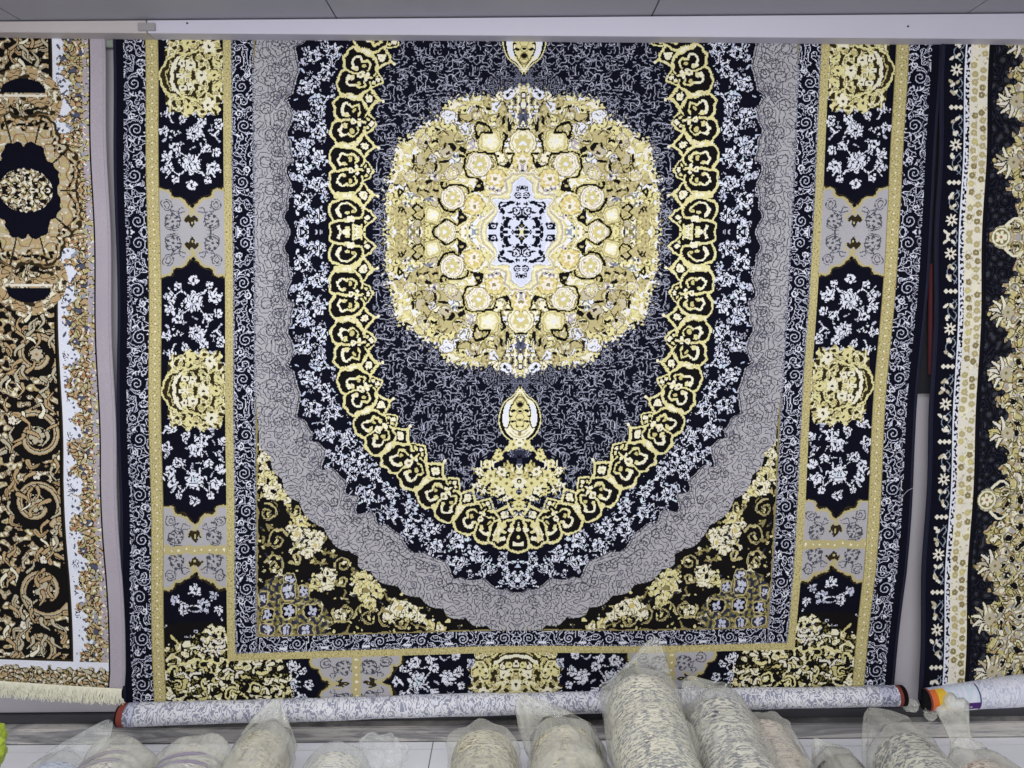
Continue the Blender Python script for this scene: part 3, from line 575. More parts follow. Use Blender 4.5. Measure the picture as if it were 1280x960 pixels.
def paint_left(W=210):
    VM=640; cv=Cv(0,0,W,VM,'black'); R=random.Random(9); a=cv.a
    X=cv.X[None,:]+0*cv.Y[:,None]; Y=cv.Y[:,None]+0*cv.X[None,:]
    n=bp(VM,W,17,101,.42,0,1,.7); m=bp(VM,W,7.5,102,.4); big=bp(VM,W,26,103,.45); st=bp(VM,W,12,104,.35)
    def brocade(M,t0,dark='black'):
        a[M]=IDX[dark]; a[M&(n>t0)]=IDX['tan']; a[M&(n>t0+.35)]=IDX['beige']; a[M&(n>t0+.4)&(big>.5)]=IDX['gold']; a[M&(n>t0+.9)&(m>0)]=IDX['cream']; a[M&(n>t0)&(m<-1.1)]=IDX['tandk']; a[M&(n>t0)&lines(m,.35)&(big<0)]=IDX['brown']; a[M&(n>t0+.3)&(m>1.5)]=IDX['ivory']
    # scroll field
    Fm=X>66; brocade(Fm,.05)
    cv.mask=Fm
    for k,(v,u,r) in enumerate(((205,92,20),(307,97,24),(392,100,24),(500,98,27),(572,108,22))):
        cv.disc(u,v,r+9,'black'); sg=1 if k%2 else -1; a0=R.uniform(0,6)
        cv.spiral(u,v,r+8,1.05,a0,sg,7,'tan',r0=13); cv.spiral(u,v,r+8,1.05,a0,sg,3.5,'beige',r0=13); cv.spiral(u,v,r+8,1.,a0+.1,sg,1.2,'brown',r0=11)
        M=((X-u)**2+(Y-v)**2<(r*.52)**2)&Fm; brocade(M,-.6,'black'); a[M&lines(m,.6)]=IDX['black']; cv.flower(u,v,r*.4,6,a0,'beige','rust','black',.36)
        for j in range(6):
            aa=a0+j*1.05; ex,ey=u+math.cos(aa)*(r+10),v+math.sin(aa)*(r+10); p=[(ex,ey),(ex+math.cos(aa+.9)*9,ey+math.sin(aa+.9)*9),(ex+math.cos(aa+1.7)*15,ey+math.sin(aa+1.7)*15)]
            cv.curve(p,8,'black',5); cv.curve(p,6,R.choice(['tan','beige']),2); cv.curve(p,1.2,'tandk')
        aa=R.uniform(0,6); cv.flower(u+math.cos(aa)*(r+12),v+math.sin(aa)*(r+12),5,5,aa,'ivory','tan','black',.4)
    for k in range(120):
        v=R.uniform(150,585); u=R.uniform(68,150); aa=R.choice([.9,2.2,1.57,4.4])+R.uniform(-.4,.4); bd=R.choice([-4,4])
        p=[(u,v),(u+math.cos(aa)*8-bd,v+math.sin(aa)*8),(u+math.cos(aa)*17,v+math.sin(aa)*17)]; w_=R.uniform(3,5.5)
        cv.curve(p,w_+2.4,'black',3); cv.curve(p,w_,R.choice(['beige','tan','tan','cream']),1.2)
    a[(X>66)&(X<69.5)]=IDX['black']
    # floral band at the side
    B=(X>19)&(X<64); 
    a[B]=IDX['beige']; a[B&(n>.1)]=IDX['tan']; a[B&(n<-.5)]=IDX['gold']; a[B&(m>.9)&(big>0)]=IDX['rust']; a[B&lines(n,.62)]=IDX['brown']; a[B&lines(st,.5)]=IDX['black']; a[B&(big>1.1)&(n>.2)]=IDX['slate']; a[B&(m<-1.4)]=IDX['ivory']; a[B&(big<-1.2)&(m>.3)]=IDX['bluegrey']; a[(X>19)&(X<27)&(n>-.6)&(m>-.6)]=IDX['mauve']
    cv.mask=None
    # ivory guard stripe with a frayed inner side
    wv=50-5*np.sin(Y/14.)-4*np.sin(Y/5.3+1)+2.2*n
    S=(X<64)&(X>wv+3*big)&(Y>72)&(Y<592); a[S]=IDX['white']; a[S&(X<wv+7)&(m>.9)]=IDX['slate']; a[S&(X<58)&(m<-1.5)]=IDX['sky']; a[S&(X<61)&(big>.9)&lines(m,.6)]=IDX['slate2']; a[S&(X>60)]=IDX['white']; a[(X>64)&(X<66)&(Y>76)]=IDX['brown']
    # great eye in the middle and the smaller one after it
    def eye(uc,vc,w,h,petal):
        cv.mask=None
        e=((X-uc)/w)**2+((Y-vc)/h)**2
        ang=np.arctan2((Y-vc)/h,(X-uc)/w)
        sc=1+.16*np.abs(np.sin(ang*4))-.05*np.cos(2*ang)+.02*n
        P_=(e<(petal*sc)**2)&(X>24); a[P_]=IDX['tan']; a[P_&(n>.4)]=IDX['beige']; a[P_&(n<-.9)]=IDX['gold']; a[P_&(m<-1.5)]=IDX['ivory']
        a[P_&(np.abs(np.sin(ang*5))<.1)&(e>1.1)]=IDX['brown']; a[P_&(e>(petal*sc-.1)**2)]=IDX['brown']
        a[P_&(e>(petal*sc-.3)**2)&(e<(petal*sc-.2)**2)&(m>-.6)]=IDX['black']
        a[P_&(e>1.3)&lines(big,.6)]=IDX['tandk']
        K=e<(sc*1.0)**2; a[K]=IDX['navy']
        I=(((X-uc)/(w*.82))**2+((Y-vc)/(h*.52))**2<1); brocade(I,-.6); a[I&lines(st,.7)]=IDX['black']; a[I&(m>1)]=IDX['ivory']
    
    PP_=(((X-100)/48)**2+((Y-112)/42)**2<1)&(X>52); brocade(PP_,-.7,'brown'); a[PP_&(big>.3)]=IDX['tan']; a[PP_&(big>.3)&lines(n,.5)]=IDX['brown']; K=(((X-100)/27)**2+((Y-125)/15)**2<1)&(Y>122); a[K]=IDX['navy']; K=(np.abs(X-100)<29)&(Y>117)&(Y<120.5); a[K&(m<1)]=IDX['ivory']; I=(((X-100)/20)**2+((Y-100)/11)**2<1); brocade(I,-.3); a[I&lines(m,.6)]=IDX['black']
    eye(100,0,40,53,1.62)
    # end band below
    Eb=(Y>590)&(X>19); a[Eb]=IDX['white']; E2=(Y>599+2.5*n)&(X>19); a[E2]=IDX['beige']; a[E2&(n>.1)]=IDX['tan']; a[E2&lines(n,.7)]=IDX['brown']; a[E2&(m>1.1)]=IDX['ivory']; a[E2&(m<-1.2)]=IDX['olive']; a[(Y>587)&(Y<590)&(X>66)]=IDX['brown']; a[E2&lines(st,.6)]=IDX['black']
    a[(X>16.5)&(X<19)]=IDX['black']
    a[X<=16.5]=IDX['mauve']; a[(X<1.5)]=IDX['grey']
    return a

def paint_right(W=200):
    VM=620; cv=Cv(0,0,W,VM,'navy'); R=random.Random(12); a=cv.a
    X=cv.X[None,:]+0*cv.Y[:,None]; Y=cv.Y[:,None]+0*cv.X[None,:]
    n=bp(VM,W,11,201,.35); m=bp(VM,W,6,202,.4); big=bp(VM,W,24,203,.5); cu=bp(VM,W,17,204,.3)
    a[(X<9)]=IDX['navy']; a[(X>2)&(X<3)]=IDX['navy2']
    # small white flowers
    v=-26
    while v<VM:
        for du in (-6,0,6): cv.disc(19+du,v,2.7,'ivory')
        cv.flower(19,v+47,7.5,8,.2,'ivory','navy',None,.24); cv.curve([(27,v+10),(15,v+24),(26,v+38)],1,'bluegrey'); cv.curve([(26,v+56),(14,v+70),(27,v+84)],1,'bluegrey')
        for sg,d in ((1,16),(1,30),(-1,-16),(-1,-30)):
            for j in range(3): cv.leafy(17+R.uniform(-3,3),v+d,sg*1.57+R.choice([-.8,0,.9,2.2]),R.uniform(4,8),R.choice(['ivory','ivory','beige']),1.9)
            cv.curve([(22,v+d-6),(27,v+d),(23,v+d+7)],1.2,'bluegrey')
        v+=94
    N=(X>29)&(X<36); a[N]=IDX['white']; a[N&(m>.15)&(X>30.5)]=IDX['navy']; a[(X>28)&(X<29.2)]=IDX['black']
    C=(X>=36)&(X<60); a[C]=IDX['ivory']; a[C&(big>.9)]=IDX['cream']; a[C&lines(m,.3)&(n>.8)]=IDX['beige']
    cv.mask=C; v=4; k=0
    while v<VM:
        for u in (42,53):
            c=R.choice(['ltgold','gold','golddk','golddk','gold']); 
            if R.random()<.85: cv.flower(u+R.uniform(-1.5,1.5),v+(5 if u>50 else 0)+R.uniform(-1,1),3.9,R.choice([4,5]),R.uniform(0,6),c,None,None,.5)
            cv.leafy(u+4,v+R.uniform(0,8),R.uniform(0,6),3,'gold',1.2)
        v+=10.5; k+=1
    cv.mask=None; a[(X>=59)&(X<62)]=IDX['black']
    D=X>=62; a[D]=IDX['navy']; a[D&lines(n,.6)&(X>65)]=IDX['char']; a[D&(n>1.2)&(X>65)]=IDX['char2']; a[D&(n<-1.3)]=IDX['black']
    # acanthus with scalloped front
    def front(y):
        return 0
    edge=np.full(VM,104.)
    for c,t,w in ((0,70,20),(62,88,22),(94,70,26),(125,92,20),(170,72,28),(205,84,18),(245,78,24),(290,92,20),(329,66,18),(372,78,24),(412,72,26),(440,90,18),(478,66,22),(512,84,18),(545,72,26),(590,80,24)):
        y=np.arange(VM); edge=np.minimum(edge,t+34*(np.abs(y-c)/w)**1.6)
    e=edge[:,None]+3.2*n
    A=X>e; a[A]=IDX['cream']; a[A&(n<.1)]=IDX['beige']; a[A&(n<-.6)]=IDX['tan']; a[A&(cu>.9)]=IDX['ltgold']; a[A&(X>e+14)&(big>.2)&(n<.1)]=IDX['grey']; a[A&(X>e+14)&(big>.2)&(m>.8)]=IDX['tan']; a[A&lines(cu,.9)]=IDX['olive']; a[A&lines(n,.6)&(big<.1)]=IDX['brown']; a[A&(X>e+20)&(cu<-1.)]=IDX['black']; a[A&(m>1.7)]=IDX['ivory']
    for v,u in ((0,84),(329,78)):
        cv.ell(u,v,12,14,0,'cream'); cv.ell(u,v,9,10,0,'beige'); cv.flower(u,v,8,6,.3,'cream','rust','olive',.3); cv.disc(u,v,2,'rust'); cv.ring(u,v,12.5,1,'olive')
        for sg in (-1,1): cv.curve([(u+6,v+sg*15),(u+18,v+sg*24),(u+28,v+sg*18)],4,'cream',2); cv.curve([(u+8,v+sg*11),(u+22,v+sg*9),(u+60,v+sg*14)],1.3,'olive')
    for v in (94,170,245,412,478,545):
        u=edge[v]+20
        for k in range(5):
            aa=3.14+(k-2)*.6+.15; cv.curve([(u+4*math.cos(aa),v+4*math.sin(aa)),(u+12*math.cos(aa+.1),v+12*math.sin(aa+.1)),(u+22*math.cos(aa),v+22*math.sin(aa))],8,'black',4); cv.curve([(u,v),(u+11*math.cos(aa+.12),v+11*math.sin(aa+.12)),(u+20*math.cos(aa),v+20*math.sin(aa))],6,R.choice(['cream','ltgold','ivory','beige']),2.5)
        cv.flower(u+4,v,8,6,.2,'beige','olive',None,.4)
    return a

def paint_back(h,w,seed,ground='backwh',mark='backbl'):
    rng=bp(h,w,13,seed,.35); r2=bp(h,w,7.5,seed+1,.4); a=np.full((h,w),IDX[ground],np.int16)
    a[(rng>.15)]=IDX[mark]; a[(rng>.15)&lines(r2,.65)]=IDX[ground]; a[(rng<=.15)&lines(r2,.4)]=IDX[mark]; a[(r2>1.4)]=IDX['white']
    return a

# ================================================================ scene
import bpy, bmesh
from mathutils import Matrix, Vector
scn=bpy.context.scene; COL=scn.collection
def lin(c): return tuple(((x/255)/12.92 if x/255<=.04045 else ((x/255+.055)/1.055)**2.4) for x in c)
# ---- camera
CAM=Vector((0,-2.88,1.65)); PITCH=math.radians(5.3); ROLL=math.radians(.45); FPX=960.
fw=Vector((0,math.cos(PITCH),-math.sin(PITCH))); up0=Vector((0,math.sin(PITCH),math.cos(PITCH))); rt0=Vector((1,0,0))
rt=rt0*math.cos(ROLL)-up0*math.sin(ROLL); up=rt0*math.sin(ROLL)+up0*math.cos(ROLL)
cd=bpy.data.cameras.new('camera'); cam=bpy.data.objects.new('camera',cd); COL.objects.link(cam)
cd.sensor_width=36; cd.lens=36*FPX/1280; cd.clip_end=60; cd.clip_start=.02
M=Matrix((rt,up,-fw)).transposed().to_4x4(); M.translation=CAM; cam.matrix_world=M; scn.camera=cam
def ray(x,y): return fw+rt*((x-640)/FPX)+up*((480-y)/FPX)
def on_y(x,y,Y):
    d=ray(x,y); return CAM+d*((Y-CAM.y)/d.y)
def on_z(x,y,Z):
    d=ray(x,y); return CAM+d*((Z-CAM.z)/d.z)
def on_y_np(x,y,Y):
    dx=fw.x+rt.x*(x-640)/FPX+up.x*(480-y)/FPX; dy=fw.y+rt.y*(x-640)/FPX+up.y*(480-y)/FPX; dz=fw.z+rt.z*(x-640)/FPX+up.z*(480-y)/FPX
    t=(Y-CAM.y)/dy; return CAM.x+dx*t, CAM.z+dz*t

# ---- object helpers
def tag(o,label=None,cat=None,group=None,kind=None):
    if label: o['label']=label
    if cat: o['category']=cat
    if group: o['group']=group
    if kind: o['kind']=kind
    return o
def empty(name,loc,label,cat,group=None):
    o=bpy.data.objects.new(name,None); o.location=loc; o.empty_display_size=.1; COL.objects.link(o); return tag(o,label,cat,group)
def link(name,me,parent=None,mat=None):
    o=bpy.data.objects.new(name,me); COL.objects.link(o)
    if mat: 
        for m_ in (mat if isinstance(mat,(list,tuple)) else [mat]): me.materials.append(m_)
    if parent:
        o.parent=parent
        base=Vector((0,0,0)); q=parent
        while q: base+=q.location; q=q.parent
        me.transform(Matrix.Translation(-base))
    return o
def smooth_me(me): me.polygons.foreach_set('use_smooth',np.ones(len(me.polygons),bool))
def grid_mesh(name,V,colors=None,smooth_=True,closed=False):
    """V (h,w,3) vertices -> quads; colors (h-1,w-1) palette indexes, one per knot"""
    h,w=V.shape[:2]
    idx=np.arange(h*w).reshape(h,w)
    if closed: idx=np.concatenate([idx,idx[:1]],0)
    q=np.stack([idx[:-1,:-1],idx[1:,:-1],idx[1:,1:],idx[:-1,1:]],-1).reshape(-1,4)
    me=bpy.data.meshes.new(name); nf=len(q)
    me.vertices.add(h*w); me.vertices.foreach_set('co',np.ascontiguousarray(V,np.float32).ravel())
    me.loops.add(nf*4); me.loops.foreach_set('vertex_index',q.astype(np.int32).ravel())
    me.polygons.add(nf); me.polygons.foreach_set('loop_start',np.arange(0,nf*4,4,dtype=np.int32))
    me.update(calc_edges=True)
    if smooth_: smooth_me(me)
    if colors is not None:
        pal=np.array([lin(PAL[n]) for n in NAMES],np.float32)*YARN
        at=me.attributes.new('yarn','FLOAT_COLOR','FACE')
        at.data.foreach_set('color',np.concatenate([pal[colors.ravel()],np.ones((nf,1),np.float32)],1).ravel())
    return me
YARN=.92
def box_bm(bm,x0,x1,y0,y1,z0,z1,bev=0):
    vs=[bm.verts.new((x,y,z)) for x in (x0,x1) for y in (y0,y1) for z in (z0,z1)]
    for f in ((0,1,3,2),(4,6,7,5),(0,4,5,1),(2,3,7,6),(0,2,6,4),(1,5,7,3)): bm.faces.new([vs[i] for i in f])
def box(name,x0,x1,y0,y1,z0,z1,mat,parent=None,bev=.003):
    bm=bmesh.new(); box_bm(bm,x0,x1,y0,y1,z0,z1)
    bmesh.ops.recalc_face_normals(bm,faces=bm.faces)
    if bev: bmesh.ops.bevel(bm,geom=list(bm.edges),offset=bev,segments=2,affect='EDGES')
    me=bpy.data.meshes.new(name); bm.to_mesh(me); bm.free(); return link(name,me,parent,mat)

# ---- materials
def mat(name):
    m=bpy.data.materials.new(name); m.use_nodes=True; nt=m.node_tree; b=nt.nodes['Principled BSDF']; return m,nt,b
def N(nt,t,**k):
    n=nt.nodes.new(t)
    for a,v in k.items():
        if a in n.inputs.keys(): n.inputs[a].default_value=v
        else: setattr(n,a,v)
    return n
def ramp(nt,fac,stops):
    r=N(nt,'ShaderNodeValToRGB'); e=r.color_ramp.elements
    while len(e)<len(stops): e.new(.5)
    for q,(p,c) in zip(e,stops): q.position=p; q.color=(*c,1)
    nt.links.new(fac,r.inputs[0]); return r.outputs[0]
def coords(nt,scale=(1,1,1)):
    t=N(nt,'ShaderNodeTexCoord'); mp=N(nt,'ShaderNodeMapping'); mp.inputs['Scale'].default_value=scale
    nt.links.new(t.outputs['Object'],mp.inputs[0]); return mp.outputs[0]
def noise(nt,vec,scale,detail=3,rough=.55,dist=0.):
    n=N(nt,'ShaderNodeTexNoise'); n.inputs['Scale'].default_value=scale; n.inputs['Detail'].default_value=detail; n.inputs['Roughness'].default_value=rough; n.inputs['Distortion'].default_value=dist
    nt.links.new(vec,n.inputs['Vector']); return n.outputs['Fac']
def bump(nt,h,strength,dist,b):
    n=N(nt,'ShaderNodeBump'); n.inputs['Strength'].default_value=strength; n.inputs['Distance'].default_value=dist
    nt.links.new(h,n.inputs['Height']); nt.links.new(n.outputs[0],b.inputs['Normal']); return n
def yarn_mat(name,sheen=.06,rough=.95):
    m,nt,b=mat(name); at=N(nt,'ShaderNodeAttribute',attribute_name='yarn')
    v=coords(nt); n=noise(nt,v,420,2,.6); n2=noise(nt,v,3.2,3)
    k=ramp(nt,n,[(.25,(.80,.80,.80)),(.75,(1.12,1.12,1.12))]); k2=ramp(nt,n2,[(.3,(.93,.93,.94)),(.7,(1.04,1.04,1.03))])
    a=N(nt,'ShaderNodeMix',data_type='RGBA',blend_type='MULTIPLY'); a.inputs[0].default_value=1
    c=N(nt,'ShaderNodeMix',data_type='RGBA',blend_type='MULTIPLY'); c.inputs[0].default_value=1
    nt.links.new(at.outputs['Color'],a.inputs[6]); nt.links.new(k,a.inputs[7]); nt.links.new(a.outputs[2],c.inputs[6]); nt.links.new(k2,c.inputs[7]); nt.links.new(c.outputs[2],b.inputs['Base Color'])
    b.inputs['Roughness'].default_value=rough; b.inputs['Sheen Weight'].default_value=sheen; b.inputs['Sheen Roughness'].default_value=.4; b.inputs['Sheen Tint'].default_value=(.8,.85,1,1); b.inputs['Specular IOR Level'].default_value=.05
    bump(nt,n,.5,.002,b); return m
def flat_mat(name,c,rough=.7,var=.12,scale=8,bmp=.15,spec=.3,stretch=(1,1,1),dist=.004):
    m,nt,b=mat(name); v=coords(nt,stretch); n=noise(nt,v,scale,5,.6); c=lin(c)
    col=ramp(nt,n,[(.25,tuple(x*(1-var) for x in c)),(.75,tuple(min(1,x*(1+var)) for x in c))]); nt.links.new(col,b.inputs['Base Color'])
    b.inputs['Roughness'].default_value=rough; b.inputs['Specular IOR Level'].default_value=spec
    if bmp: bump(nt,noise(nt,v,scale*9,3),bmp,dist,b)
    return m
Yarn=yarn_mat('wool_pile'); Backing=yarn_mat('carpet_backing_weave',.05,.85)
Wall=flat_mat('pale_plaster',(176,172,180),.8,.05,3,.1)
WallLow=flat_mat('scuffed_plaster',(168,170,172),.8,.16,7,.2)
Lintel=flat_mat('painted_lintel',(186,183,198),.55,.03,2,.06)
CeilM=flat_mat('grey_ceiling_panel',(150,150,160),.45,.05,1.2,.03)
JointM=flat_mat('dark_joint',(62,60,66),.8,.1)
FloorM=flat_mat('white_floor_tile',(240,240,244),.25,.03,3,.02,.5)
GroutM=flat_mat('grey_grout',(120,118,116),.9,.1)
Jute=flat_mat('jute_backing',(120,112,96),.95,.15,60,.3)
NavyBind=flat_mat('navy_overlock_yarn',(22,24,42),.9,.2,90,.5)
GreyBind=flat_mat('grey_overlock_yarn',(160,154,164),.9,.1,90,.4)
CharM=flat_mat('charcoal_felt_and_shade',(34,35,40),.95,.15,30,.3)
RedM=flat_mat('red_end_binding',(150,66,58),.8,.15,60,.3)
BlackM=flat_mat('black_binding',(20,18,22),.8,.15,60,.3)
FringeM=flat_mat('cream_fringe_yarn',(226,224,204),.9,.1,60,.3)
# marble skirting
def marble():
    m,nt,b=mat('streaked_grey_marble'); v=coords(nt,(.7,1,9)); n=noise(nt,v,3.2,6,.65,1.2)
    nt.links.new(ramp(nt,n,[(.3,lin((96,96,100))),(.46,lin((150,148,148))),(.58,lin((206,202,196))),(.75,lin((120,118,118)))]),b.inputs['Base Color']); b.inputs['Roughness'].default_value=.3; return m
Marble=marble(); SkirtDark=flat_mat('dark_skirting',(66,66,72),.5,.2,6,.1,stretch=(.5,1,6))

# ---- shell of the shop front
zc=on_y(640,20,-.105).z                       # ceiling height at the wall
z890=on_y(640,889,-.02).z; z905=on_y(640,905,-.04).z
box('wall',-4.2,4.2,0,.2,z890,zc+.3,Wall,bev=0)['kind']='structure'
wl=bpy.data.objects['wall']; del wl['kind']; tag(wl,'plain pale grey plaster wall behind the hung carpets','wall')
sk=box('skirting',-4.2,4.2,-.012,.2,z905,z890-.003,SkirtDark,bev=.002); tag(sk,'dark grey recessed skirting strip below the hung carpets','skirting')
ld=box('ledge',-4.2,4.2,-.05,.2,.0,z905-.002,Marble,bev=.004); tag(ld,'low streaked grey marble ledge along the foot of the wall','ledge')
# floor tiles
def tile_sheet(name,x0,x1,y0,y1,z,sx,sy,gap,m1,m2,kind,ox=0,oy=0,flip=1):
    bm=bmesh.new(); import itertools
    xs=np.arange(x0-sx,x1+sx,sx)+ox; ys=np.arange(y0-sy,y1+sy,sy)+oy
    for xa in xs:
        for ya in ys:
            a,b=max(xa+gap/2,x0),min(xa+sx-gap/2,x1); c,d=max(ya+gap/2,y0),min(ya+sy-gap/2,y1)
            if b-a>.01 and d-c>.01: box_bm(bm,a,b,c,d,*( (z-.01,z) if flip>0 else (z,z+.01)))
    bmesh.ops.recalc_face_normals(bm,faces=bm.faces)
    me=bpy.data.meshes.new(name); bm.to_mesh(me); bm.free(); o=link(name,me,None,m1); o['kind']=kind; return o
jx=on_z(541,930,0).x
tile_sheet('floor',-4.2,4.2,-5.5,-.05,0,.6,.6,.004,FloorM,None,'structure',ox=(jx+4.2)%.6,oy=.0)
g=box('floor_grout',-4.2,4.2,-5.5,0,-.08,-.003,GroutM,bev=0); g['kind']='structure'
j0=on_y(47,23,0).x; jr=on_y(428,22,0).x
tile_sheet('ceiling',-4.2,4.2,-5.5,-.012,zc,jr-j0,1.21,.005,CeilM,None,'structure',ox=(j0+4.2)%(jr-j0),oy=0,flip=-1)
g=box('ceiling_backing',-4.2,4.2,-5.5,0,zc+.006,zc+.1,JointM,bev=0); g['kind']='structure'
# the white lintel over the carpets, joined a little left of the middle carpet's gold stripe
def lintel():
    root=empty('lintel',on_y(640,45,-.1),'white painted lintel board running above all the carpets','lintel')
    def seg(name,xa,xb,m):
        bm=bmesh.new(); Y0,Y1=-.105,-.001
        f=lambda x: on_y(x,41+7*(x-140)/1030,Y0).z
        t=zc-.004
        P4=[(on_y(xa,60,Y0).x,f(xa)),(on_y(xb,60,Y0).x,f(xb)),(on_y(xb,60,Y0).x,t),(on_y(xa,60,Y0).x,t)]
        fr=[bm.verts.new((x,Y0,z)) for x,z in P4]; bk=[bm.verts.new((x,Y1,z)) for x,z in P4]
        bm.faces.new(fr); bm.faces.new(bk[::-1])
        for k in range(4): bm.faces.new((fr[k],bk[k],bk[(k+1)%4],fr[(k+1)%4]))
        bmesh.ops.recalc_face_normals(bm,faces=bm.faces); bmesh.ops.bevel(bm,geom=list(bm.edges),offset=.002,segments=1,affect='EDGES')
        me=bpy.data.meshes.new(name); bm.to_mesh(me); bm.free(); return link(name,me,root,m)
    seg('board',-520,184,flat_mat('cream_lintel_paint',(178,171,172),.55,.05,3,.06)); seg('board',185.2,1800,Lintel)
    p=on_y(173,29.5,-.105); q=on_y(195,39,-.105); box('bracket',p.x,q.x,-.112,-.104,q.z,p.z,flat_mat('grey_bracket_metal',(140,138,140),.5,.05),root,.001)
    for x,y in ((234,29),(1135,33)):
        p=on_y(x,y,-.105); bm=bmesh.new(); bmesh.ops.create_icosphere(bm,subdivisions=2,radius=.0035,matrix=Matrix.Translation(p)); me=bpy.data.meshes.new('nail_head'); bm.to_mesh(me); bm.free(); link('nail_head',me,root,BlackM)
lintel()

# ---- carpets
def fold(x,z,seed,amp):
    r=np.random.RandomState(seed); out=0
    for k in range(5): out=out+amp*(.5+r.rand())*np.sin(x*r.uniform(2,7)+z*r.uniform(-1.2,1.2)+r.uniform(0,6))/2
    return out
YR=-.045
def photo_main(us,v):
    t=v.copy()
    for _ in range(3): t=v/(1+4.6e-5*t)
    y0=290+t; au=np.abs(us)
    c=np.interp(y0,_cy,_cx); L=c-np.interp(y0,_ey,_lx); Rr=np.interp(y0,_ey,_rx)-c
    # soften the measured break points a little
    x=c+us/492*np.where(us<0,L,Rr)
    ss=np.clip((v-400)/150,0,1); ss=ss*ss*(3-2*ss)
    y=y0-3.5*us/450*np.clip(np.abs(v)/200,0,1)+np.where(us<0,8*(au/400)**1.2,0)*ss
    return x,y
def carpet_body(root,name,V,colors,thick=.012):
    me=grid_mesh(name,V,colors); o=link(name,me,root,Yarn)
    # woven base behind the pile: coarse closed slab
    s=V[::12,::12]; B=s.copy(); B[...,1]+=.002; C=s.copy(); C[...,1]+=thick
    h,w=s.shape[:2]; vs=np.concatenate([B.reshape(-1,3),C.reshape(-1,3)]); n=h*w; I=np.arange(n).reshape(h,w); F=[]
    for i in range(h-1):
        for j in range(w-1):
            F.append((I[i,j],I[i+1,j],I[i+1,j+1],I[i,j+1])); F.append((n+I[i,j],n+I[i,j+1],n+I[i+1,j+1],n+I[i+1,j]))
    ring=[I[0,j] for j in range(w)]+[I[i,w-1] for i in range(1,h)]+[I[h-1,j] for j in range(w-2,-1,-1)]+[I[i,0] for i in range(h-2,0,-1)]
    for k in range(len(ring)): a,b=ring[k],ring[(k+1)%len(ring)]; F.append((a,b,n+b,n+a))
    me=bpy.data.meshes.new('backing'); me.from_pydata([tuple(p) for p in vs],[],[tuple(int(q) for q in f) for f in F]); me.update(); link('backing',me,root,Jute)
    return o
def tube(name,pts,r,m,parent,ns=8,flat=1.):
    pts=np.asarray(pts,float); n=len(pts); V=np.zeros((ns,n,3))
    T=np.gradient(pts,axis=0); T/=np.linalg.norm(T,axis=1)[:,None]+1e-9
    ref=np.array([0,1.,0]); A=np.cross(T,ref); A/=np.linalg.norm(A,axis=1)[:,None]+1e-9; Bn=np.cross(A,T)
    r=np.broadcast_to(np.asarray(r,float),(n,))
    for k in range(ns):
        a=2*math.pi*k/ns; V[k]=pts+(A*math.cos(a)+Bn*math.sin(a)*flat)*r[:,None]
    me=grid_mesh(name,V,None,True,True); return link(name,me,parent,m)

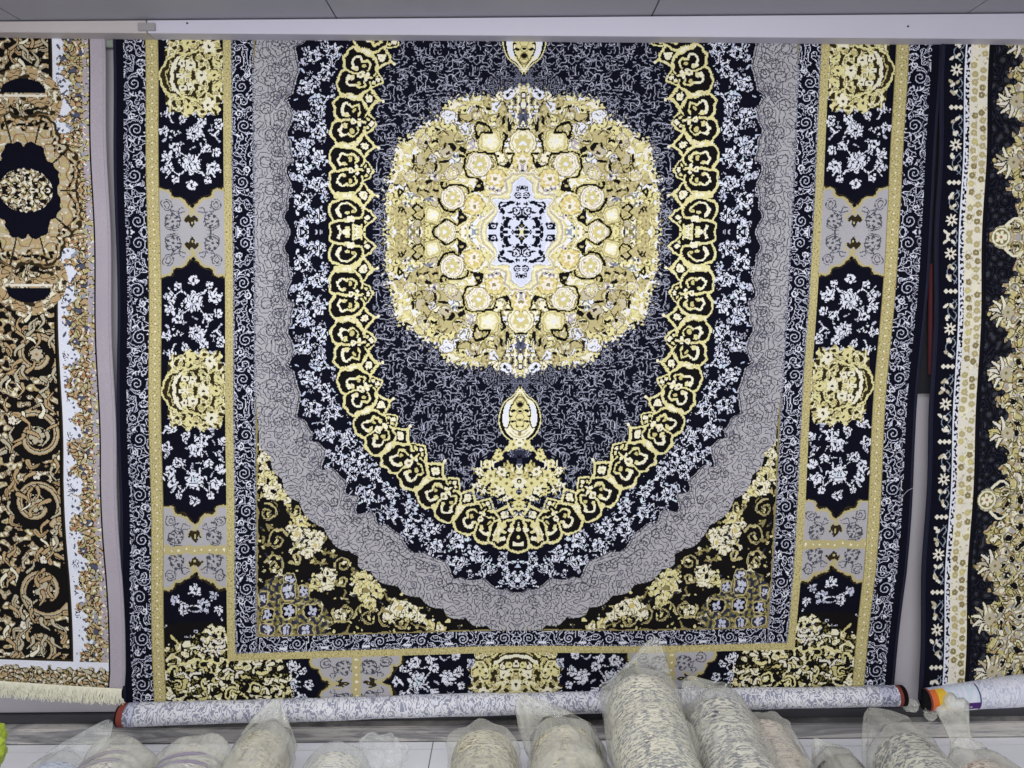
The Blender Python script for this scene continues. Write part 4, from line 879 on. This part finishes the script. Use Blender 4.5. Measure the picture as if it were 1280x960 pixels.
def main_carpet():
    q=paint_main(); f=np.concatenate([q[:,::-1],q],1); f=np.concatenate([f[:256][::-1],f[:600]],0)
    h,w=f.shape
    us=np.arange(w+1)-w/2; vs=np.arange(h+1)-256.
    U,Vv=np.meshgrid(us,vs); x,y=photo_main(U,Vv)
    x=x+np.where(np.abs(U)>440,1,0)*0+1.3*np.sin(Vv/47.)*np.clip((np.abs(U)-300)/200,0,1)
    wx,wz=on_y_np(x,y,YR)
    wy=YR+np.clip(fold(wx,wz,3,.0045),-.012,.012)
    V=np.stack([wx,wy,wz],-1)
    root=empty('carpet',(0,YR,float(wz.min())),'large navy carpet with grey oval band and cream medallion, hung in the middle','carpet')
    carpet_body(root,'pile',V,f)
    for k in (0,-1): tube('side_binding',V[::6,k]+np.array([0,.004,0]),.006,NavyBind,root)
    # bottom end rolled forward, its pale reverse outward
    a=np.array(on_y(150,894,-.075)); b=np.array(on_y(1129,869.5,-.075)); n=900; ns=48
    s=np.linspace(0,1,n+1)[:,None]; ax=a+(b-a)*s; ax[:,2]+=.006*np.sin(s[:,0]*3.1)+.0015*np.sin(s[:,0]*19); r=(.0415+(.036-.0415)*s[:,0])*(1+.02*np.sin(s[:,0]*33)+.015*np.sin(s[:,0]*71))
    RV=np.zeros((ns+1,n+1,3))
    for k in range(ns+1):
        t=2*math.pi*k/ns+.6; RV[k]=ax; RV[k,:,1]+=np.cos(t)*r*1.15; RV[k,:,2]+=np.sin(t)*r
    pc=paint_back(ns,n,301); pc[:, :9]=IDX['rust']; pc[:,-9:]=IDX['rust']; pc[:,-5:]=IDX['black']; pc[:,:2]=IDX['black']
    pc[:,:9]=np.where(pc[:,:9]==IDX['rust'],IDX['redb'],pc[:,:9]); pc[:,-11:]=np.where(pc[:,-11:]==IDX['rust'],IDX['redb'],pc[:,-11:]); pc[:,9:22]=np.where(pc[:,9:22]==IDX['backbl'],IDX['lav'],IDX['pale']); pc[:,-30:-11]=np.where(pc[:,-30:-11]==IDX['backbl'],IDX['lav'],IDX['pale'])
    ro=link('rolled_end',grid_mesh('rolled_end',RV,pc),root,Backing); tag(ro,'pale lavender scrolled reverse of the carpet rolled up at the bottom')
    for e,p,rr,sg in ((0,ax[0],r[0],-1),(1,ax[-1],r[-1],1)):
        bm=bmesh.new(); c=bm.verts.new((p[0]+sg*.001,p[1],p[2])); vs_=[bm.verts.new((p[0]+sg*.0005,p[1]+math.cos(2*math.pi*k/32)*rr*1.13,p[2]+math.sin(2*math.pi*k/32)*rr*.98)) for k in range(32)]
        for k in range(32): bm.faces.new((c,vs_[k],vs_[(k+1)%32]))
        me=bpy.data.meshes.new('end_cap'); bm.to_mesh(me); bm.free(); link('end_cap',me,ro,BlackM)
        sp=[(p[0]+sg*.002,p[1]+(1-k/40)*rr*1.05*math.cos(k*.42),p[2]+(1-k/40)*rr*.95*math.sin(k*.42)) for k in range(40)]
        tube('end_binding',sp,.0035,RedM,ro,6)
    # loose thread at the right edge
    T=[on_y(*p,-.07) for p in ((1126,625),(1130,618),(1135,613),(1141,610))]; tube('loose_thread',[tuple(p) for p in T],.0011,GreyBind,root,5)
    return root
PAL['redb']=(138,70,62)
if 'redb' not in IDX: NAMES.append('redb'); IDX['redb']=len(NAMES)-1
main_carpet()

LE_Y=[45,240,480,600,720,840,870]; LE_X=[127,132.5,139.5,143,150,155,154]
RE_Y=[45,240,480,600,720,850,880]; RE_X=[1180,1173,1166,1160,1154.5,1150,1149]
def left_carpet():
    q=paint_left(); f=np.concatenate([q[:210][::-1],q[:622]],0); f=f[:,::-1]; h,w=f.shape
    U,Vv=np.meshgrid(w-np.arange(w+1.),np.arange(h+1)-210.)
    y=238+Vv; y=y-np.clip((y-780)/90,0,1)**2*0+np.where(y>800,(U-20)*-.06*np.clip((y-800)/60,0,1),0)
    x=np.interp(y,LE_Y,LE_X)-U*(1-.00004*(y-240))+1.2*np.sin(y/38.)
    # the lower right corner curls in
    wx,wz=on_y_np(x,y,YR-.004); wy=YR-.004+np.clip(fold(wx,wz,8,.005),-.012,.012)
    V=np.stack([wx,wy,wz],-1)
    root=empty('carpet',(float(wx.mean()),YR,float(wz.min())),'tan and black brocade carpet with grey edge strip, at the far left','carpet')
    carpet_body(root,'pile',V,f); tube('side_binding',V[::6,-1]+np.array([0,.004,0]),.006,GreyBind,root)
    # cream fringe on the lower end
    R=random.Random(4); bm=bmesh.new(); nf=w
    for k in range(0,w*4):
        t=k/(w*4)*w; j=int(t); base=V[-1,j]+(V[-1,min(j+1,w)]-V[-1,j])*(t-j)
        Ln=R.uniform(.04,.062)*(1 if t<w-30 else 1.0); side=R.gauss(.0,.012)+(.012 if t>w-25 else 0); out=R.uniform(.008,.03); p=[]
        for i in range(5):
            u=i/4; p.append(Vector((base[0]+side*u*u+R.gauss(0,.0007),base[1]-.004-out*math.sin(u*1.5)-.006*u,base[2]+.004-Ln*u*(1-.15*u)+.0))) 
        wd=.0013
        pv=None
        for i,c in enumerate(p):
            a=bm.verts.new(c+Vector((-wd,0,0))); b=bm.verts.new(c+Vector((0,-wd,0))); d=bm.verts.new(c+Vector((wd,0,0)))
            if pv:
                bm.faces.new((pv[0],pv[1],b,a)); bm.faces.new((pv[1],pv[2],d,b)); bm.faces.new((pv[2],pv[0],a,d))
            pv=(a,b,d)
    me=bpy.data.meshes.new('fringe'); bm.to_mesh(me); bm.free(); link('fringe',me,root,FringeM)
def right_carpet():
    q=paint_right(); f=np.concatenate([q[:262][::-1],q[:582]],0); h,w=f.shape
    U,Vv=np.meshgrid(np.arange(w+1.),np.arange(h+1)-262.)
    y=296+Vv-.02*U*np.clip((296+Vv-600)/250,-.2,1); x=np.interp(y,RE_Y,RE_X)+U*(1-.0001*(y-45))+1.2*np.sin(y/33.+2)
    wx,wz=on_y_np(x,y,YR-.006); wy=YR-.006+np.clip(fold(wx,wz,13,.005),-.012,.012); V=np.stack([wx,wy,wz],-1)
    root=empty('carpet',(float(wx.mean()),YR,float(wz.min())),'black carpet with cream leaf stripe and cream acanthus scrolls, at the far right','carpet')
    carpet_body(root,'pile',V,f); tube('side_binding',V[::6,0]+np.array([0,.004,0]),.006,NavyBind,root)
    a=np.array(on_y(1155,875,-.08)); b=np.array(on_y(1380,853,-.08)); n=260; ns=40
    s=np.linspace(0,1,n+1)[:,None]; ax=a+(b-a)*s; r=.040+.016*np.clip(s[:,0]*2,0,1); RV=np.zeros((ns+1,n+1,3))
    for k in range(ns+1):
        t=2*math.pi*k/ns+.6; RV[k]=ax; RV[k,:,1]+=np.cos(t)*r*1.1; RV[k,:,2]+=np.sin(t)*r
    bm=bmesh.new(); cc=bm.verts.new(ax[0]+np.array([.004,0,0])); vr=[bm.verts.new(RV[k,0]+np.array([.004,0,0])) for k in range(ns)]
    for k in range(ns): bm.faces.new((cc,vr[k],vr[(k+1)%ns]))
    mc=bpy.data.meshes.new('end_cap'); bm.to_mesh(mc); bm.free()
    pc=paint_back(ns,n,321,'white','pale'); pc[:,:5]=IDX['redb']; pc[:,:2]=IDX['black']
    ro=link('rolled_end',grid_mesh('rolled_end',RV,pc),root,Backing); tag(ro,'white reverse of the carpet rolled up at the bottom with a colour label'); link('end_cap',mc,ro,BlackM)
    # printed paper label wrapped on the roll: orange, yellow, pale blue, violet block
    i0,i1,k0,k1=5,72,7,24; LV=RV[k0:k1+1,i0:i1+1].copy(); c=ax[i0:i1+1][None]; LV=c+(LV-c)*1.03
    hh,ww=LV.shape[0]-1,LV.shape[1]-1; lc=np.full((hh,ww),IDX['sky'],np.int16); m=bp(hh,ww,9,331)
    lc[m>.4]=IDX['white']; lc[:,:8]=IDX['orange']; lc[:,8:20]=IDX['yellow']; lc[:,20:24][m[:,20:24]>0]=IDX['yellow']; lc[12:,:40]=IDX['pinkl']; lc[9:13,42:64]=IDX['violet']; lc[11,47:49]=IDX['pale']; lc[11,51:54]=IDX['pale']; lc[:,64:66]=IDX['violet']; lc[13:,40:64]=IDX['white']
    # rows run from the upper side to the lower one on the visible half
    link('paper_label',grid_mesh('paper_label',LV,lc),ro,Paper)
for n_,c_ in (('orange',(232,120,60)),('yellow',(240,196,70)),('violet',(84,50,120)),('pinkl',(206,150,160))):
    if n_ not in PAL: PAL[n_]=c_; NAMES.append(n_); IDX[n_]=len(NAMES)-1
Paper=yarn_mat('glossy_printed_paper',0,.3)
left_carpet(); right_carpet()
# right gap: a carpet hung further back; left gap: dark strip standing for shade
def back_carpet_or_shade(pts,label,m,red=False):
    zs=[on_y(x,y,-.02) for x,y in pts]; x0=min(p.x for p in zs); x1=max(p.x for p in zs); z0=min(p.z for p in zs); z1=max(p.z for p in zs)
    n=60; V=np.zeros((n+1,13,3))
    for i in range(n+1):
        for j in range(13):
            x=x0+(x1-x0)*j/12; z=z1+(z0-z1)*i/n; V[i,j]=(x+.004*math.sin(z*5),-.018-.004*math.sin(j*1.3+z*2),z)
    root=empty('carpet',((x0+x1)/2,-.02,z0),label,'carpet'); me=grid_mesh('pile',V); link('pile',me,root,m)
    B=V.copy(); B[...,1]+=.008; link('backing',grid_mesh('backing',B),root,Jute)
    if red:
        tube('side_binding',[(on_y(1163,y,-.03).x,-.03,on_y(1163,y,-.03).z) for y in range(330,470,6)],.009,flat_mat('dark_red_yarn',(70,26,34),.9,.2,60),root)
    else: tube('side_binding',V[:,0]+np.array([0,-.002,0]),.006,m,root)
back_carpet_or_shade([(110,30),(152,872)],'charcoal strip standing for the shade in the narrow gap right of the tan carpet',CharM)
back_carpet_or_shade([(1138,30),(1190,492)],'dark carpet with a dark red edge glimpsed left of the acanthus carpet',CharM,True)
p=on_y(128,41,-.04); q=on_y(142,58,-.04); c_=box('clip',p.x,q.x,-.035,-.022,q.z,p.z+.03,flat_mat('greenish_clip_plastic',(128,136,128),.4,.05),None,.003); tag(c_,'small greenish grey hanging clip in the gap above the charcoal strip','clip')

# ---- rolled carpets in plastic at the foot of the wall
def plastic(name,tint=(.86,.87,.84),dens=.34,rough=.22):
    m=bpy.data.materials.new(name); m.use_nodes=True; nt=m.node_tree; b=nt.nodes['Principled BSDF']; out=nt.nodes['Material Output']
    b.inputs['Base Color'].default_value=(*tint,1); b.inputs['Roughness'].default_value=rough; b.inputs['Specular IOR Level'].default_value=.6
    tr=N(nt,'ShaderNodeBsdfTransparent'); mx=N(nt,'ShaderNodeMixShader'); v=coords(nt,(1.6,.5,1.6)); n=noise(nt,v,9,5,.6,.8); n2=noise(nt,v,34,3,.6,.4)
    f=N(nt,'ShaderNodeMapRange'); f.inputs[1].default_value=.35; f.inputs[2].default_value=.7; f.inputs[3].default_value=dens*.55; f.inputs[4].default_value=min(1,dens*1.7); nt.links.new(n,f.inputs[0])
    lw=N(nt,'ShaderNodeLayerWeight'); lw.inputs[0].default_value=.35; ad=N(nt,'ShaderNodeMath',operation='MULTIPLY_ADD'); ad.use_clamp=True; nt.links.new(lw.outputs['Facing'],ad.inputs[0]); ad.inputs[1].default_value=.45; nt.links.new(f.outputs[0],ad.inputs[2])
    nt.links.new(ad.outputs[0],mx.inputs[0]); nt.links.new(tr.outputs[0],mx.inputs[1]); nt.links.new(b.outputs[0],mx.inputs[2]); nt.links.new(mx.outputs[0],out.inputs[0])
    rg=N(nt,'ShaderNodeTexNoise'); rg.noise_type='RIDGED_MULTIFRACTAL'; rg.inputs['Scale'].default_value=3.6; rg.inputs['Detail'].default_value=1.; rg.inputs['Distortion'].default_value=1.6; nt.links.new(v,rg.inputs['Vector'])
    s3=N(nt,'ShaderNodeMath',operation='MULTIPLY'); nt.links.new(rg.outputs['Fac'],s3.inputs[0]); s3.inputs[1].default_value=.6
    a2=N(nt,'ShaderNodeMath',operation='MULTIPLY_ADD'); nt.links.new(n2,a2.inputs[0]); a2.inputs[1].default_value=.3; nt.links.new(s3.outputs[0],a2.inputs[2]); bump(nt,a2.outputs[0],.7,.03,b); b.inputs['Coat Weight'].default_value=.6; b.inputs['Coat Roughness'].default_value=.06; return m
Plas=[plastic('clear_wrinkled_plastic',(.74,.74,.67),.15,.09),plastic('milky_plastic',(.74,.74,.67),.3,.13),plastic('thin_clear_plastic',(.8,.82,.8),.13,.08)]
def roll_mat(name,ground,mark,amount,scale=1.,warm=None):
    m,nt,b=mat(name); v=coords(nt,(1,1,1))
    # knots of the reverse in short dashes running round the roll
    tc=N(nt,'ShaderNodeUVMap'); mp=N(nt,'ShaderNodeMapping'); mp.inputs['Scale'].default_value=(52*scale,135*scale,1); nt.links.new(tc.outputs[0],mp.inputs[0])
    n=noise(nt,mp.outputs[0],1.,3,.6,.9); mp2=N(nt,'ShaderNodeMapping'); mp2.inputs['Scale'].default_value=(7,10,1); nt.links.new(tc.outputs[0],mp2.inputs[0]); n2=noise(nt,mp2.outputs[0],1.,2)
    a=N(nt,'ShaderNodeMath',operation='ADD'); nt.links.new(n,a.inputs[0]); s=N(nt,'ShaderNodeMath',operation='MULTIPLY'); nt.links.new(n2,s.inputs[0]); s.inputs[1].default_value=.25; nt.links.new(s.outputs[0],a.inputs[1])
    t=.56+amount*.28
    g=lin(ground); k=lin(mark); st=[(t-.07,k),(t-.02,tuple((x+y)/2 for x,y in zip(g,k))),(t+.02,g),(t+.14,tuple(min(1,x*1.1) for x in g))]
    if warm: st.append((t+.24,lin(warm)))
    nt.links.new(ramp(nt,a.outputs[0],[(max(0,min(1,p)),c) for p,c in st]),b.inputs['Base Color']); b.inputs['Roughness'].default_value=.85; bump(nt,n,.3,.004,b); return m
RM={'sky':roll_mat('bluish_reverse',(196,204,224),(132,142,172),.2),'white':roll_mat('white_reverse',(222,218,204),(140,142,150),.14),'fleck':roll_mat('grey_flecked_reverse',(224,218,196),(96,100,112),.25,1,(226,214,170)),'cream':roll_mat('cream_flecked_reverse',(214,206,178),(120,116,106),.22),'blue':roll_mat('blue_grey_reverse',(214,210,194),(84,88,104),.28,.8),'pink':roll_mat('pinkish_reverse',(206,194,180),(138,122,118),.24),'dark':roll_mat('dark_reverse',(150,146,138),(70,70,72),.26)}
def uv_grid(o,V):
    me=o.data; h,w=V.shape[:2]; uv=me.uv_layers.new(name='UVMap'); li=np.zeros(len(me.loops),np.int32); me.loops.foreach_get('vertex_index',li)
    # distance along the axis and round it, in metres
    s=np.cumsum(np.concatenate([[0],np.linalg.norm(np.diff(V[0],axis=0),axis=1)])); r=np.linalg.norm(V[0,20]-V[h//2,20])/2; t=np.abs(np.arange(h)/h-.5)*2*math.pi*r
    tt,ss=np.meshgrid(t,s,indexing='ij'); f=np.stack([tt.ravel(),ss.ravel()],-1)[li]; uv.data.foreach_set('uv',f.astype(np.float32).ravel())
def crumple(V,seed,amp):
    h,w=V.shape[:2]; n=bp(h*2,w,14,seed,.5)[:h]*.5+bp(h*2,w,7,seed+1,.5)[:h]*.35; n[0]=n[0]*.5+n[-1]*.5
    return n*amp
def roll(px,py,wpx,kind,label,pl=0,tip=None,flare=False,lean=None,L=1.25,sx=0.,squash=1.,capk=.55,seed=1,tailw=.6,core=False):
    """far end seen at (px,py) top, wpx wide: lies on the floor pointing at the wall, or leans up to the ledge"""
    d=2.5
    for _ in range(12):
        Y=CAM.y+d; r=wpx/2*d*.985/FPX
        if lean is None:
            z=2*r*squash; q=ray(px,py); t=(z-CAM.z)/q.z; d=(q*t).y
            d=min(d,2.78)
        else: d=2.88+lean
    Y=CAM.y+d; top=on_y(px,py,Y); c=Vector((top.x,Y,top.z-r*squash)); zn=r*squash*1.02
    c.z=max(c.z,r*squash+.004)
    near=Vector((c.x+sx*L,c.y-math.sqrt(max(.05,L*L-(c.z-zn)**2)),zn))
    root=empty('rolled_carpet',(near.x,(near.y+c.y)/2,0),label,'rolled carpet','plastic wrapped carpet rolls')
    R=np.random.RandomState(seed); ns=44; n=60
    ax=np.array([c+(near-c)*(k/n) for k in range(n+1)]); dirv=np.array((near-c).normalized()); side=np.array([1.,0,0]); upv=np.cross(dirv,side); upv/=np.linalg.norm(upv)
    if upv[2]<0: upv=-upv
    def surf(rad,prof,am):
        V=np.zeros((ns,len(prof),3))
        for i,(s,f) in enumerate(prof):
            p=np.array(c)+dirv*s
            for k in range(ns):
                a=2*math.pi*k/ns-math.pi/2
                V[k,i]=p+(side*math.cos(a)+upv*math.sin(a)*squash)*rad*f
        if am:
            nn=crumple(V,seed*7+3,am); ctr=V.mean(0,keepdims=True); dd=V-ctr; dd/=np.linalg.norm(dd,axis=2,keepdims=True)+1e-6; V=V+dd*np.clip(nn,-am*.6,am*2)[...,None]
        V[...,2]=np.maximum(V[...,2],.003); return V
    prof=[(.055,.0),(.055,.3),(.055,.62),(.056,.82),(.06,.9),(.068,.945),(.085,.965)]+[(.1+(L-.1)*k/50,.965+.008*math.sin(k*.9+seed)) for k in range(51)]+[(L+.001,.5),(L+.001,0)]
    V=surf(r*.96,prof,.0025); o=link('roll',grid_mesh('roll',V,None,True,True),root,RM[kind]); uv_grid(o,V)
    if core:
        fm=flat_mat('fold_line_cloth',(150,144,150) if core=='grey' else (142,134,150),.9,.1,40)  # plain grey and mauve tints for the fold lines
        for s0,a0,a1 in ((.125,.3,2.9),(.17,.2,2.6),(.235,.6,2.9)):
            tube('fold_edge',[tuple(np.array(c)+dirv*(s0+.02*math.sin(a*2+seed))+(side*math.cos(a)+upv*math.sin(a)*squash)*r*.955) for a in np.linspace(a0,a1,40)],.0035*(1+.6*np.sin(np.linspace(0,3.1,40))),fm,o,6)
    # wrap: loose film, domed at the far end
    cap=[(.055*(1-math.cos(math.pi/2*k/8))-.055*.15+(-capk*r*(1-math.sin(math.pi/2*k/8)) if tip is not None else 0),.02+.98*math.sin(math.pi/2*k/8)) for k in range(9)]
    prof=cap+[(.06+(L-.06)*k/60,1.0+.012*math.sin(k*.7+seed*2)) for k in range(61)]
    Wv=surf(r,prof,.012); 
    link('plastic_wrap',grid_mesh('plastic_wrap',Wv,None,True,True),root,Plas[pl])
    if tip is not None:
        # gathered end of the bag drawn out to a point
        T=np.array(on_y(tip[0],tip[1],Y+.03)); m=14; TV=np.zeros((ns,m+1,3)); base=Wv[:,6]
        for i in range(m+1):
            u=i/m; ctr=base.mean(0)*(1-u)+T*u
            k_=(1-u)**.75*(tailw+(1-tailw)*(1-u)**2)+.05
            if flare: k_=float(np.interp(u,[0,.15,.4,.55,.75,.97,1],[1,.8,.36,.26,.33,.46,.02]))
            for k in range(ns):
                a=2*math.pi*k/ns; TV[k,i]=ctr+(base[k]-base.mean(0))*k_*(1+.16*math.sin(a*5+seed+u*2)*u**.5+.07*math.sin(a*9+u*4))
        link('bag_tail',grid_mesh('bag_tail',TV,None,True,True),root,Plas[min(pl,2)])
    return root
roll(84,934,96,'sky','bluish rolled carpet in clear plastic with its bag end drawn up, furthest left',2,(138,902),seed=2,tailw=.8)
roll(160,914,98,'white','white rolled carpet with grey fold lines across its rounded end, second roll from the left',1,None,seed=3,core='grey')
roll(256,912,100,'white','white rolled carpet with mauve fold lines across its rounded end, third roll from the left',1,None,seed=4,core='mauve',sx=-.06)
roll(337,894,80,'cream','slim pale roll in milky plastic with a folded bag top touching the rolled hem',1,(346,876),lean=-.32,seed=5,tailw=.9)
roll(425,922,86,'white','short white roll under crumpled clear plastic, beside open white floor',2,None,seed=6)
roll(606,893,92,'cream','cream flecked roll standing right of the open white floor tile',0,None,lean=-.36,seed=7)
roll(706,888,100,'cream','cream roll whose bag corner sticks up at its left',1,(650,872),lean=-.34,seed=8,tailw=1.)
roll(799,820,100,'fleck','tallest grey flecked roll with a pointed plastic tail over the hem',0,(819,797),lean=-.30,seed=9,capk=.3,tailw=.7)
roll(893,850,92,'blue','blue grey flecked roll with a milky end, right of the tallest roll',0,(858,848),lean=-.34,seed=10,tailw=.8)
roll(948,880,80,'pink','pinkish flecked roll half hidden behind the blue grey flecked one',0,None,lean=-.33,seed=11)
roll(1040,926,70,'dark','low dull roll with a dark open end, between the pinkish and marbled rolls',1,(1018,924),seed=12)
roll(1120,898,92,'blue','grey marbled roll with an upright peaked bag corner under the right hem end',0,(1086,887),lean=-.36,seed=13,tailw=.9)
roll(1215,930,104,'pink','beige roll with a tall cinched plastic neck, furthest right',1,(1190,880),flare=True,seed=14,tailw=.45)
# crumpled loose film
def scrap(x,y,Y,r,label,pl=0,seed=1,sq=(1,1,1)):
    bm=bmesh.new(); bmesh.ops.create_icosphere(bm,subdivisions=4,radius=1); R=np.random.RandomState(seed); D=[(Vector(R.randn(3)).normalized(),R.uniform(3,9),R.uniform(0,6),R.uniform(.05,.16)) for _ in range(14)]
    for v in bm.verts:
        n=v.co.normalized(); s=1+sum(a*abs(math.sin(k*n.dot(d)+p)) for d,k,p,a in D)-.6; v.co=Vector((n.x*sq[0],n.y*sq[1],n.z*sq[2]))*s*r
    for f in bm.faces: f.smooth=False
    me=bpy.data.meshes.new('plastic_scrap'); bm.to_mesh(me); bm.free(); o=link('plastic_scrap',me,None,Plas[pl]); o.location=on_y(x,y,Y); return tag(o,label,'plastic film')
scrap(1138,882,-.09,.024,'small white crumpled film stuffed at the right end of the middle hem',1,1,(1,.8,.8))
scrap(1163,893,-.10,.017,'tiny white film scrap on the ledge beneath the coloured label',1,2)
scrap(472,944,-.36,.062,'crumpled clear film spilling over the short white roll',2,3,(1.1,.8,.8))
o=scrap(-20,930,-.55,.055,'lime green shiny bag poking in at the left edge',1,5,(.9,.9,1.25)); o.data.materials.clear(); o.data.materials.append(flat_mat('lime_green_plastic',(170,190,60),.35,.1,8,.1,.5)); o.name='bag'; o.data.name='bag'; o['category']='bag'

# ---- light: a ceiling fixture out of frame, and an added fill lamp behind the camera
def area(name,loc,rot,sx,sy,e,c):
    l=bpy.data.lights.new(name,'AREA'); l.shape='RECTANGLE'; l.size=sx; l.size_y=sy; l.energy=e; l.color=c; o=bpy.data.objects.new(name,l); o.location=loc; o.rotation_euler=rot; COL.objects.link(o); return o
area('ceiling_lamp',(-.2,-1.5,zc-.03),(math.radians(10),0,0),2.8,.3,40,(.95,.96,1))
area('fill_light',(.2,-5.0,2.5),(math.radians(70),0,0),5.,2.6,205,(1,.99,.95))
w=bpy.data.worlds.new('World'); scn.world=w; w.use_nodes=True; w.node_tree.nodes['Background'].inputs[0].default_value=(.93,.95,1,1); w.node_tree.nodes['Background'].inputs[1].default_value=.48
scn.view_settings.view_transform='Standard'; scn.view_settings.look='None'; scn.view_settings.exposure=0; scn.view_settings.gamma=1
scn.cycles.max_bounces=8; scn.cycles.transparent_max_bounces=16; scn.cycles.use_denoising=True
